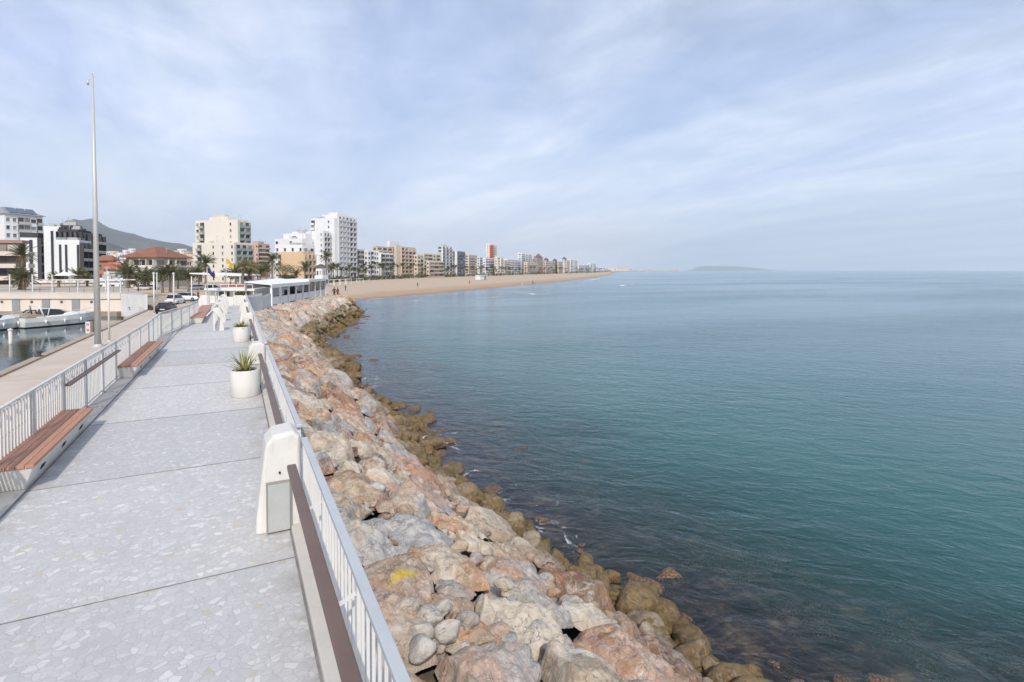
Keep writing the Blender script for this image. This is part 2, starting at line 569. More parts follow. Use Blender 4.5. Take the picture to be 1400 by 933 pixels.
gl = k.n('ShaderNodeBsdfGlossy'); k.l(k.mapr(cal, 0, 1, .17, .05), gl.inputs['Roughness']); k.l(nb, gl.inputs['Normal'])
gl.inputs[0].default_value = (.92, .96, 1, 1)
fr = k.n('ShaderNodeFresnel'); fr.inputs[0].default_value = 1.33; k.l(nb, fr.inputs['Normal'])
ms2 = k.n('ShaderNodeMixShader'); k.l(k.math('MINIMUM', fr.outputs[0], k.mapr(cal, 0, 1, .80, 1)), ms2.inputs[0]); k.l(ms.outputs[0], ms2.inputs[1]); k.l(gl.outputs[0], ms2.inputs[2])
fo = k.n('ShaderNodeBsdfDiffuse'); fo.inputs[0].default_value = (.72, .76, .78, 1)
fn = k.noise(1.6, 8, .72, k.mapv(k.pos(), (1, .7, 1)), 1.2)
fn2 = k.noise(.16, 3, .5)
fl = k.math('MULTIPLY', k.mapr(sh, 0., 2.6, 1, 0), k.mapr(fn2, .42, .60, 0, 1))
fthr = k.math('SUBTRACT', fn, k.math('MULTIPLY_ADD', fl, -.185, .70))
fm = k.math('MULTIPLY', k.mapr(fthr, 0, .06, 0, .8), k.mapr(sh, 2.2, 4.5, 1, 0))
ms3 = k.n('ShaderNodeMixShader'); k.l(fm, ms3.inputs[0]); k.l(ms2.outputs[0], ms3.inputs[1]); k.l(fo.outputs[0], ms3.inputs[2])
k.l(ms3.outputs[0], k.out.inputs['Surface']); sea_m = k.m


def axis(fine0, fine1, step, lo, hi):
    a = list(np.arange(fine0, fine1 + 1e-6, step)); s = step
    x = fine1
    while x < hi: s *= 1.35; x = min(x + s, hi); a.append(x)
    s = step; x = fine0
    while x > lo: s *= 1.35; x = max(x - s, lo); a.insert(0, x)
    return a
ax = axis(-14, 34, .6, -16000, 18000); ay = axis(-4, 126, .8, -9000, 18000)
sv = [(x, y, SEA) for y in ay for x in ax]; nx = len(ax)
sf = [(j * nx + i, j * nx + i + 1, (j + 1) * nx + i + 1, (j + 1) * nx + i) for j in range(len(ay) - 1) for i in range(nx - 1)]
dep, sho, calm = [], [], []
for x, y, _ in sv:
    if x < -3:
        dep.append(9); sho.append(50); calm.append(1.)
    else:
        if -6 < y < 700 and -3 < x < 520:
            d = shore_dist(x, y); dep.append(depth_at(x, y)); sho.append(d)
        else:
            dep.append(30); sho.append(200)
        calm.append(0.)
me = bpy.data.meshes.new('sea'); me.from_pydata(sv, [], sf); me.materials.append(sea_m)
for nm, dat in (('depth', dep), ('shore', sho), ('calm', calm)):
    a = me.attributes.new(nm, 'FLOAT', 'POINT'); a.data.foreach_set('value', dat)
struct(link('sea', me))

# seabed with drowned rubble, dark with weed
k = NT('seabed')
sb1 = k.noise(1.3, 8, .7); sb2 = k.noise(.25, 4, .6)
c = k.ramp(sb1, [(.36, (.022, .012, .014)), (.52, (.11, .058, .054)), (.66, (.34, .20, .14))])
c = k.mix(k.mapr(sb2, .5, .65), c, (.06, .05, .03))
k.bsdf(c, .9, normal=k.bump(sb1, .6, .1))
sx = np.concatenate([np.arange(2, 22, .35), np.arange(22, 60, 2.), np.arange(60, 400, 25.)]); sy = np.concatenate([np.arange(-6, 100, .45), np.arange(100, 700, 15.)])
bvv = []
for y in sy:
    for x in sx:
        d = x - xw(y)
        z = SEA - (min(depth_at(x, y), 3.4 if y < 100 else 1.2) if d > 0 else -.30 * max(d, -6)) - .06
        z += .50 * abs(noise.noise(Vector((x * .9, y * .9, 3)))) + .10 * noise.noise(Vector((x * 2.3, y * 2.3, 5)))
        if d < 0: z = min(z, -3.9 + .02 * d * d)
        else: z = min(z, SEA - .04)
        if x < 3.5: z = -5
        bvv.append((x, y, z))
n = len(sx)
bff = [(j * n + i, j * n + i + 1, (j + 1) * n + i + 1, (j + 1) * n + i) for j in range(len(sy) - 1) for i in range(n - 1)]
me = bpy.data.meshes.new('seabed'); me.from_pydata(bvv, [], bff); me.materials.append(k.m)
me.polygons.foreach_set('use_smooth', [True] * len(bff)); struct(link('seabed', me))
# ================================================================ breakwater rocks
k = NT('breakwater_rock')
t1 = k.attr('tint')['Color']; t2 = k.attr('tint2')['Color']
P = k.pos()
zz = k.n('ShaderNodeSeparateXYZ'); k.l(P, zz.inputs[0])
a = k.noise(1.15, 7, .62, None, .9); b = k.noise(5.5, 9, .68, None, .4); c3 = k.noise(30, 6, .65)
base = k.mix(k.mapr(a, .42, .60), t1, t2)
pale = k.noise(2.1, 8, .66, k.mapv(P, (1, 1, 1.6), (.4, .3, .2), (5, 2, 1)), 1.2)
ra = k.attr('rust')['Fac']
base = k.mix(k.math('MULTIPLY', k.mapr(pale, .53, .66, 0, .75), k.mapr(ra, -1, 0, .12, 1)), base, (.60, .56, .50))
rust = k.noise(.75, 6, .62, k.mapv(P, (1, 1, 1), (0, 0, 0), (9, 4, 2)), 1.0)
ra = k.attr('rust')['Fac']
base = k.mix(k.math('MULTIPLY', k.mapr(rust, .50, .62), ra, clamp=True), base, (.44, .20, .10))
base = k.mix(1., base, k.ramp(b, [(.28, .60), (.5, 1.0), (.75, 1.22)]), 'MULTIPLY')
base = k.mix(k.mapr(c3, .60, .75, 0, .45), base, (.20, .17, .14))
vein = k.math('ABSOLUTE', k.math('SUBTRACT', k.noise(1.9, 5, .6, k.mapv(P, (1.6, .8, 1), (.3, .5, .9), (2, 7, 3)), 1.5), .5))
base = k.mix(k.mapr(vein, .0, .016, .6, 0), base, (.64, .60, .55))
rdn = k.n('ShaderNodeTexNoise'); rdn.noise_type = 'RIDGED_MULTIFRACTAL'; rdn.inputs['Scale'].default_value = 2.2; rdn.inputs['Detail'].default_value = 8; rdn.inputs['Distortion'].default_value = .3; k.l(P, rdn.inputs['Vector'])
chip = k.vor(3.3, 'F1', k.mapv(P, (1, 1, 1.5), (.4, .7, .1)))
crack = k.mapr(k.math('ABSOLUTE', k.math('SUBTRACT', k.noise(1.5, 4, .6, k.mapv(P, (1, 1.5, 1.2), (.6, .2, .4), (1, 3, 8)), 1.0), .5)), .002, .009, 1, 0)
base = k.mix(k.math('MULTIPLY', crack, .28), base, (.13, .10, .08))
# tide zones: splash band of dusty brown, ochre weed, black-brown wet foot
tz = k.math('ADD', zz.outputs[2], k.math('MULTIPLY', k.math('SUBTRACT', a, .5), .9))
dust = k.mix(.6, base, (.235, .165, .10))
base = k.mix(k.mapr(tz, -2.55, -2.0, .8, 0), base, dust)
och = k.mix(k.mapr(b, .36, .62), (.060, .044, .018), (.22, .145, .052))
base = k.mix(k.mapr(tz, -3.05, -2.6, .80, 0), base, och)
base = k.mix(k.mapr(zz.outputs[2], -3.80, -3.62, .93, 0), base, k.mix(k.mapr(c3, .46, .62), (.032, .020, .017), (.36, .21, .14)))
lich = k.attr('lichen')['Fac']
base = k.mix(k.math('MULTIPLY', lich, k.mapr(k.noise(9, 5, .7), .30, .42)), base, (.62, .46, .02))
rg = k.mapr(tz, -3.8, -3.3, .35, .88)
nb = k.bump(k.math('ADD', k.math('ADD', b, k.math('MULTIPLY', a, .9)), k.math('ADD', k.math('MULTIPLY', rdn.outputs[0], -.22), k.math('MULTIPLY', chip['Distance'], -.7))), .85, .10)
nb = k.bump(c3, .5, .012, nb)
nb = k.bump(k.math('SUBTRACT', 1., crack), .6, .03, nb)
k.bsdf(base, rg, normal=nb, spec=.3); rock_m = k.m

TINTS = {'cream': (.53, .465, .375), 'pale grey': (.42, .405, .385), 'blue grey': (.31, .31, .31), 'tan': (.41, .315, .225),
         'pinkish': (.50, .355, .27), 'orange stained': (.47, .285, .17), 'reddish brown': (.215, .115, .08), 'brown': (.25, .185, .13)}


def zprof(x, y):
    t_ = (x - xt(y)) / (xw(y) - xt(y))
    near = lerp_tab([(-.3, -.40), (0, -.58), (.3, -1.20), (.6, -2.30), (.85, -3.35), (1, -4.0), (1.3, -4.8), (2, -6)], t_)
    plat = lerp_tab([(-.3, -1.0), (0, -1.05), (.4, -1.15), (.65, -1.6), (.85, -2.7), (1, -3.85), (1.3, -4.8), (2, -6)], t_)
    u = min(1, max(0, (y - 48) / 14))
    return near * (1 - u) + plat * u


def facets(rng, n, steep=.5):
    return [(rng.uniform(-steep, steep), rng.uniform(-steep, steep), rng.uniform(.0, .13)) for _ in range(n)]


def cell_rock(cx, cy, poly, rng, na, nr, detail):
    """tight-fitting armour stone: faceted dome over its own patch of the slope"""
    n = len(poly); R = []
    for i in range(na):
        th = 2 * math.pi * i / na; dx, dy = math.cos(th), math.sin(th); best = 1e9
        for j in range(n):
            x1, y1 = poly[j]; x2, y2 = poly[(j + 1) % n]
            ex, ey = x2 - x1, y2 - y1; den = dx * ey - dy * ex
            if abs(den) < 1e-9: continue
            tt = ((x1 - cx) * ey - (y1 - cy) * ex) / den; uu = ((x1 - cx) * dy - (y1 - cy) * dx) / den
            if tt > 0 and -1e-6 <= uu <= 1 + 1e-6: best = min(best, tt)
        R.append(best if best < 1e8 else .3)
    R = [min(r, 2.2) for r in R]
    for _ in range(1):
        R = [(R[i - 1] + 2 * R[i] + R[(i + 1) % na]) / 4 for i in range(na)]
    size = sum(R) / na
    H = size * (rng.uniform(.28, .50) if cy < 10 else rng.uniform(.5, .85)); fc = facets(rng, rng.randint(4, 7)); off = rng.uniform(-.12, .16) * size
    tx, ty = rng.uniform(-.16, .16), rng.uniform(-.16, .16)
    pw = rng.uniform(2.0, 3.4); ph = Vector((rng.random() * 50, rng.random() * 50, rng.random() * 50))
    rs = [0] + [(i / (nr - 1)) ** .8 for i in range(1, nr)]
    slope = rng.uniform(1.3, 2.6); side = [rng.uniform(.75, 1.5) for _ in range(7)]; lean = rng.uniform(0, 6.28)
    vs, fs = [], []
    z0 = zprof(cx, cy); e = .25
    gx = (zprof(cx + e, cy) - zprof(cx - e, cy)) / (2 * e); gy = (zprof(cx, cy + e) - zprof(cx, cy - e)) / (2 * e)
    wob = rng.uniform(.94, 1.02) if cy < 10 else rng.uniform(.84, .98)
    for q, r in enumerate(rs):
        for i in range(na):
            if q == 0 and i > 0: break
            th = 2 * math.pi * i / na
            lx, ly = math.cos(th) * R[i] * r * wob, math.sin(th) * R[i] * r * wob
            hz = min(a_ * lx + b_ * ly + c_ * size for a_, b_, c_ in fc) + off + tx * lx + ty * ly
            sl = slope * side[int(((th + lean) % 6.283) / 6.2832 * 7) % 7]
            wall = (1 - r) * R[i] * sl - (H * .55 + .30 * size)
            q_ = .05 * size; dlt = hz - wall
            hz = hz - (dlt if dlt > q_ else (dlt + q_) ** 2 / (4 * q_) if dlt > -q_ else 0)
            drop = 0
            v = Vector((lx, ly, 0)) * (1.6 / size) + ph
            d1 = noise.noise(v) * .08 * size
            d2 = noise.fractal(v * 2.6, .8, 2.1, 5 if detail else 3) * .075 * size
            rid = abs(noise.noise(v * 1.4 + Vector((7, 3, 1)))) * .09 * size
            hz = hz + H * .55 - drop + d1 + d2 - rid
            jx = noise.noise(v * 1.9 + Vector((0, 9, 0))) * .09 * size * r; jy = noise.noise(v * 1.9 + Vector((9, 0, 4))) * .09 * size * r
            vs.append((lx + jx, ly + jy, gx * lx + gy * ly + hz))
    for i in range(na): fs.append((0, 1 + i, 1 + (i + 1) % na))
    for q in range(1, len(rs) - 1):
        o1, o2 = 1 + (q - 1) * na, 1 + q * na
        for i in range(na):
            i2 = (i + 1) % na; fs.append((o1 + i, o2 + i, o2 + i2, o1 + i2))
    return vs, fs, z0, size, max(R) / max(.05, min(R)), H / size


def loose_rock(rng, sx, sy, sz, sub):
    """tumbled block: clipped ellipsoid with chipped faces"""
    bm = bmesh.new(); bmesh.ops.create_icosphere(bm, subdivisions=sub, radius=1)
    pl = []
    for _ in range(rng.randint(7, 11)):
        v = Vector((rng.gauss(0, 1), rng.gauss(0, 1), rng.gauss(0, .8))).normalized(); pl.append((v, rng.uniform(.42, .80)))
    ph = Vector((rng.random() * 40, rng.random() * 40, rng.random() * 40))
    for v in bm.verts:
        d = v.co.normalized(); r = 1.
        for nrm, c in pl:
            q = d.dot(nrm)
            if q > 1e-3: r = min(r, c / q * 1.0)
        p = d * r * 1.15
        p += d * (noise.noise(d * 1.7 + ph) * .07 + noise.fractal(d * 3.4 + ph, .8, 2.2, 4) * .085)
        v.co = Vector((p.x * sx, p.y * sy, p.z * sz))
    vs = [tuple(v.co) for v in bm.verts]; fs = [tuple(v.index for v in f.verts) for f in bm.faces]
    bm.free(); return vs, fs


def rock_mesh(name, parts):
    """parts: list of (verts, faces, offset, tint, tint2, rust, lichen)"""
    V, F, T1, T2, RU, LI = [], [], [], [], [], []
    for vs, fs, o, c1, c2, ru, li in parts:
        n0 = len(V); V += [(x + o[0], y + o[1], z + o[2]) for x, y, z in vs]; F += [tuple(i + n0 for i in f) for f in fs]
        T1 += [*c1, 1] * len(vs); T2 += [*c2, 1] * len(vs); RU += [ru] * len(vs); LI += [li * max(0, 1 - math.hypot((x - .05) / .24, (y + .12 - .3 * x) / .055)) ** .5 if li else 0 for x, y, z in vs]
    me = bpy.data.meshes.new(name); me.from_pydata(V, [], F); me.materials.append(rock_m)
    for nm, d in (('tint', T1), ('tint2', T2)):
        at_ = me.attributes.new(nm, 'FLOAT_COLOR', 'POINT'); at_.data.foreach_set('color', d)
    for nm, d in (('rust', RU), ('lichen', LI)):
        at_ = me.attributes.new(nm, 'FLOAT', 'POINT'); at_.data.foreach_set('value', d)
    me.polygons.foreach_set('use_smooth', [True] * len(F)); me.update()
    return me


def clip_poly(poly, px, py, nx_, ny_):
    o = []; n = len(poly)
    for i in range(n):
        a_, b_ = poly[i], poly[(i + 1) % n]
        da = (a_[0] - px) * nx_ + (a_[1] - py) * ny_; db = (b_[0] - px) * nx_ + (b_[1] - py) * ny_
        if da <= 0: o.append(a_)
        if da * db < 0:
            t_ = da / (da - db); o.append((a_[0] + (b_[0] - a_[0]) * t_, a_[1] + (b_[1] - a_[1]) * t_))
    return o


rng = random.Random(21)
seeds = []
def try_seed(x, y, r):
    for sx_, sy_, sr in seeds:
        if abs(sy_ - y) < 2.4 and math.hypot(sx_ - x, (sy_ - y) * .86) < (sr + r) * .5: return False
    seeds.append((x, y, r)); return True
for x, y, r in ((2.95, 5.55, 1.0), (1.75, 6.35, .85), (2.3, 7.9, 1.3), (3.1, 4.1, 1.3), (4.2, 5.0, 1.5), (3.6, 7.0, 1.2), (5.2, 7.4, 1.3), (1.8, 9.7, 1.1), (3.2, 9.6, 1.3), (4.7, 10.2, 1.4), (2.2, 4.35, 1.2)):
    seeds.append((x, y, r))
for rad, tries in ((1.3, 1600), (.95, 5000), (.68, 9000), (.44, 16000), (.30, 9000)):
    for _ in range(tries):
        y = rng.uniform(1.6, 98); x = xt(y) + rng.uniform(.05, 1.0) * (xw(y) - xt(y) + .2)
        sc_ = 1.0 if y < 45 else 1.15
        if (x - xt(y)) / (xw(y) - xt(y)) > .70 and rad > .6: continue
        try_seed(x, y, rad * rng.uniform(.92, 1.12) * sc_)
NEARY = 21.
def band(y):
    for lim, s_ in ((5.2, 'in the bottom corner of the view'), (7.4, 'abreast of the big white pier'), (10.5, 'just past the big white pier'), (14, 'short of the first round planter'),
                    (19, 'just past the first round planter'), (25, 'short of the second round planter'), (30, 'beyond the second round planter'), (99, 'towards the far bend')):
        if y < lim: return s_
def zone(t_):
    return 'against the railing' if t_ < .16 else 'high on the breakwater' if t_ < .40 else 'halfway down the breakwater' if t_ < .62 else 'low on the breakwater' if t_ < .84 else 'at the waterline'
used = {}
far_parts = []; n_ind = 0
SPECIAL = {0: ('cream', 'cream', 0, 0), 1: ('tan', 'pinkish', .3, .9), 2: ('pale grey', 'blue grey', .2, 0), 3: ('cream', 'tan', .1, 0), 4: ('pinkish', 'orange stained', .9, 0), 6: ('reddish brown', 'brown', .5, 0), 5: ('pinkish', 'pale grey', .7, 0)}
order = sorted(range(len(seeds)), key=lambda i: seeds[i][1])
rid = 0
for i in order:
    x, y, r = seeds[i]
    h_ = 2.6; poly = [(x - h_, y - h_), (x + h_, y - h_), (x + h_, y + h_), (x - h_, y + h_)]
    for j, (x2, y2, r2) in enumerate(seeds):
        if j == i or abs(y2 - y) > 4 or abs(x2 - x) > 4: continue
        dx, dy = x2 - x, y2 - y; d = math.hypot(dx, dy)
        q = min(.68, max(.32, .5 + (r - r2) / (2 * d) * .55)); poly = clip_poly(poly, x + dx * q, y + dy * q, dx / d, dy / d)
    # keep inside the wall line and the foot of the slope
    poly = clip_poly(poly, xt(y) + .0, y, -1, 0); poly = clip_poly(poly, xw(y) + .55, y, 1, 0)
    if len(poly) < 3: continue
    cx = sum(p[0] for p in poly) / len(poly); cy = sum(p[1] for p in poly) / len(poly)
    t_ = (cx - xt(cy)) / (xw(cy) - xt(cy))
    names = list(TINTS)
    wts = [4.2, 3.2, 1.6, 3, 3.0, 2.0, .5 + 1.2 * (t_ > .5), .4 + 2 * (t_ > .55)]
    if cy > 40: wts = [5, 2, .4, 4.5, 3, 1.6, .4, 1.2]
    n1 = rng.choices(names, wts)[0]; n2 = rng.choices(names, wts)[0]; ru = rng.choice([0, 0, .1, .3, .7]); li = 0
    if n1 == 'orange stained': ru = max(ru, .6)
    if i in SPECIAL: n1, n2, ru, li = SPECIAL[i]
    na, nr = (80, 22) if cy < 9 else (56, 16) if cy < 16 else (36, 11) if cy < NEARY else (22, 8)
    vs, fs, z0, size, asp, hh = cell_rock(cx, cy, poly, rng, na, nr, cy < 16)
    v_ = rng.uniform(.86, 1.14)
    c1 = tuple(c * v_ for c in TINTS[n1]); c2 = tuple(c * v_ for c in TINTS[n2])
    if cy < NEARY:
        o = link('boulder', rock_mesh('boulder', [(vs, fs, (0, 0, 0), c1, c2, ru, li)]), None, (cx, cy, z0))
        sz_ = 'huge' if size > .82 else 'large' if size > .62 else 'medium' if size > .45 else 'small'
        shp = 'long' if asp > 2.1 else 'squat' if hh < .44 else 'domed'
        lab = f'{sz_} {shp} {n1} boulder {zone(t_)}, {band(cy)}'
        if i == 1: lab = 'tan boulder with a yellow lichen streak against the railing, abreast of the big white pier'
        if i == 0: lab = 'smooth rounded cream boulder sitting among redder rocks, abreast of the big white pier'
        tag(o, lab, 'boulder', 'boulders of the breakwater'); n_ind += 1
    else:
        far_parts.append((vs, fs, (cx, cy, z0), c1, c2, ru, 0))
# tumbled blocks along the waterline
for kx in range(760):
    y = 3.0 + 94 * rng.random() ** 1.6; u = rng.uniform(-1.3, 1.1) if rng.random() < .86 else rng.uniform(1.0, 3.0)
    x = xw(y) + u - .25
    big_ = rng.choice([.18, .25, .32, .42, .26]) if u < 1.1 else rng.choice([.22, .34, .48])
    if y > 34: big_ *= 1.35
    vs, fs = loose_rock(rng, big_ * rng.uniform(.9, 1.5), big_ * rng.uniform(.8, 1.2), big_ * rng.uniform(.6, .95), 4 if y < 14 else 3)
    rz = rng.uniform(0, 6.28); cs, sn = math.cos(rz), math.sin(rz)
    vs = [(a_ * cs - b_ * sn, a_ * sn + b_ * cs, c_) for a_, b_, c_ in vs]
    z0 = max(zprof(x, y), -4.15) + big_ * rng.uniform(.05, .5) * (1 if u < 1.1 else .3) - (.20 if u > 1.4 else 0)
    c1 = rng.choice([(.24, .165, .06), (.17, .12, .045), (.28, .20, .085), (.20, .15, .075), (.33, .26, .16), (.13, .10, .055)]); c2 = (.11, .078, .032)
    if rng.random() < .10 and u < .3: c1, c2 = TINTS['cream'], TINTS['tan']
    if y < NEARY and n_ind < 292:
        o = link('boulder', rock_mesh('boulder', [(vs, fs, (0, 0, 0), c1, c2, -1, 0)]), None, (x, y, z0))
        awash = u > .75
        lab = f'{"larger" if big_ > .4 else "mid-sized" if big_ > .28 else "smaller"} ochre weed-covered rock ' + \
              ('awash in the sea' if awash else 'tumbled at the waterline') + f', {band(y)}'
        tag(o, lab, 'boulder', 'weedy rocks along the waterline'); n_ind += 1
    else:
        far_parts.append((vs, fs, (x, y, z0), c1, c2, -1, 0))
for kx in range(230):     # drowned boulders just under the surface
    y = 3.5 + 92 * rng.random() ** 1.5; x = xw(y) + .4 + 4.4 * rng.random() ** 1.3; s_ = rng.uniform(.3, .75)
    vs, fs = loose_rock(rng, s_ * 1.2, s_, s_ * .7, 3)
    far_parts.append((vs, fs, (x, y, SEA - s_ * .7 * .85 - rng.uniform(-.03, .22) - .035 * (x - xw(y))), TINTS['brown'], TINTS['reddish brown'], 0, 0))
# chinking stones between the armour blocks (beyond the first 300)
for kx in range(520):
    y = 2.2 + 95 * rng.random() ** 1.8; x = xt(y) + rng.uniform(.1, .95) * (xw(y) - xt(y)); s_ = rng.uniform(.07, .17) * (1 if y < 30 else 1.8)
    vs, fs = loose_rock(rng, s_ * 1.3, s_, s_ * .6, 3)
    n1 = rng.choice(list(TINTS)); far_parts.append((vs, fs, (x, y, zprof(x, y) - .05), TINTS[n1], TINTS[rng.choice(list(TINTS))], .2, 0))
for kx in range(170):
    y = rng.uniform(3.2, 16); x = xt(y) + rng.uniform(.08, .9) * (xw(y) - xt(y)); s_ = rng.uniform(.05, .15)
    vs, fs = loose_rock(rng, s_ * 1.3, s_, s_ * .7, 3)
    n1 = rng.choice(['cream', 'pale grey', 'tan', 'pinkish']); far_parts.append((vs, fs, (x, y, zprof(x, y) - rng.uniform(-.04, .16)), TINTS[n1], TINTS[rng.choice(list(TINTS))], .2, 0))
for bx_, by_ in ((1.55, 5.5), (1.75, 5.25), (1.95, 5.45), (1.62, 5.05), (1.85, 5.0), (2.1, 5.15), (1.5, 4.75)):
    vs, fs = loose_rock(rng, rng.uniform(.10, .17), rng.uniform(.09, .14), .10, 3)
    far_parts.append((vs, fs, (bx_, by_, zprof(bx_, by_) + .10), (.52, .48, .43), (.40, .37, .33), .2, 0))
o = link('rubble', rock_mesh('rubble', far_parts))
tag(o, 'mass of smaller and farther breakwater rubble between the boulders and out to the point', 'rubble', kind='stuff')
# dark core under the armour
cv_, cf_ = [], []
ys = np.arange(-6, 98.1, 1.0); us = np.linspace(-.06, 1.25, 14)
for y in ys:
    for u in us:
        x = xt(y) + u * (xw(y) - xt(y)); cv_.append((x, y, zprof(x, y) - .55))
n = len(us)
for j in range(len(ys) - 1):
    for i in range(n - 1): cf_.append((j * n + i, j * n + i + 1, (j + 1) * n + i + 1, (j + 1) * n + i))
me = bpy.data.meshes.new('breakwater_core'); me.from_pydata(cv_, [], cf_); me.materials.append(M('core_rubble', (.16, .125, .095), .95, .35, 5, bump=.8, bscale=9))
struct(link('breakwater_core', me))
# ================================================================ white piers along the sea side
def pier_mesh(sgn=1, flare=0.):
    # cross-section in (across, up); across grows towards the railing
    b = MB()
    lo = [(-.05 - flare, 0), (.47, 0)]
    prof = [(-.045 - flare, 0), (-.04 - flare * .92, .12), (.05, .90), (.065, .985), (.14, 1.075), (.345, 1.10), (.405, 1.04), (.42, .98), (.42, 0)]
    n = len(prof); secs = []
    for yy, ins in ((0, .035), (.03, 0), (.42, 0), (.50, .05)):
        secs.append([(sgn * (min(max(a, prof[0][0] + ins), .42 - ins * .6)), yy, max(0, z - (ins if z > .5 else 0))) for a, z in prof])
    b.loft(secs); return b

pier_spots = [(6.40, 'large white concrete pier with grey metal access panel, nearest on the sea railing'),
              (14.75, 'white concrete pier directly behind the first round planter at the sea railing'),
              (25.2, 'white concrete pier beside the second round planter at the sea railing'),
              (33.6, 'small far white concrete pier on the sea railing beyond the second planter'),
              (42.0, 'farthest white concrete pier on the sea railing near the end planter boxes')]
for i, (y, lab) in enumerate(pier_spots):
    r = thing('railing_pier', lab, 'pier', (.20, y, 0), 0, 'white piers of the sea railing')
    pier_mesh().obj('pier_body', white_conc, r, bevel=.018)
    if i < 3:
        p = MB(); p.box(.075, .30, -.045, .002, .02, .55)
        p.obj('access_panel', steel_panel, r, bevel=.004)
        f = MB(); f.box(.06, .315, -.048, .003, .552, .567); f.box(.06, .073, -.048, .003, .02, .55); f.box(.302, .315, -.048, .003, .02, .55)
        f.obj('panel_frame', M('frame_grey', (.26, .26, .245), .5), r)
        s_ = MB(); s_.tube([(.2, -.02, .66), (.2, .04, .66)], .012, 8); s_.obj('bolt_hole', dark, r)

# ================================================================ sea railing sections between the piers
secs_ = [(-1.2, 6.40), (6.90, 14.75), (15.25, 25.2), (25.7, 33.6), (34.1, 42.0), (42.5, 49.5)]
rlab = ['nearest sea railing with brown handrail, at the bottom edge before the big pier', 'sea railing with brown handrail between the big pier and the nearer planter',
        'sea railing with brown handrail between the first and second planter', 'sea railing just past the second planter', 'distant sea railing before the end planter boxes', 'last short stretch of sea railing beside the end planter boxes']
bal = MB(); bal.box(-.009, .009, -.008, .008, .10, .985); bal_me = bal.mesh('baluster', white_metal)
for (y0, y1), lab in zip(secs_, rlab):
    r = thing('sea_railing', lab, 'railing', (.655, y0, 0), 0, 'sea railings between white piers')
    L = y1 - y0
    a = MB(); a.box(-.03, .035, .02, L - .02, .985, 1.025); a.obj('top_rail', galv, r, bevel=.006)
    a = MB(); a.box(-.02, .02, .02, L - .02, .07, .10); a.obj('bottom_rail', white_metal, r)
    a = MB(); st = .22 if y0 > 0 else .25; a.hexa([(-.215, st - .02, .84), (-.125, st - .02, .84), (-.125, L - .5, .84), (-.215, L - .5, .84)], [(-.215, st + .02, .885), (-.125, st + .02, .885), (-.125, L - .45, .885), (-.215, L - .45, .885)])
    a.obj('handrail', brown_rail, r, bevel=.012)
    n = int(L / 1.75) + 1
    for q in range(n + 1):
        yy = .1 + (L - .2) * q / n
        a = MB(); a.box(-.022, .026, -.035, .035, .0, .985); a.obj('post', white_metal, r, (0, yy, 0))
        if 0 < q < n:
            a = MB(); a.bar((-.15, 0, .845), (-.02, 0, .90), .03, .012); a.obj('bracket', white_metal, r, (0, yy, 0))
    m = int(L / .145)
    m = min(m, 92)
    for q in range(m):
        yy = .1 + (L - .2) * (q + .5) / m
        link('baluster', bal_me, r, (0, yy, 0))

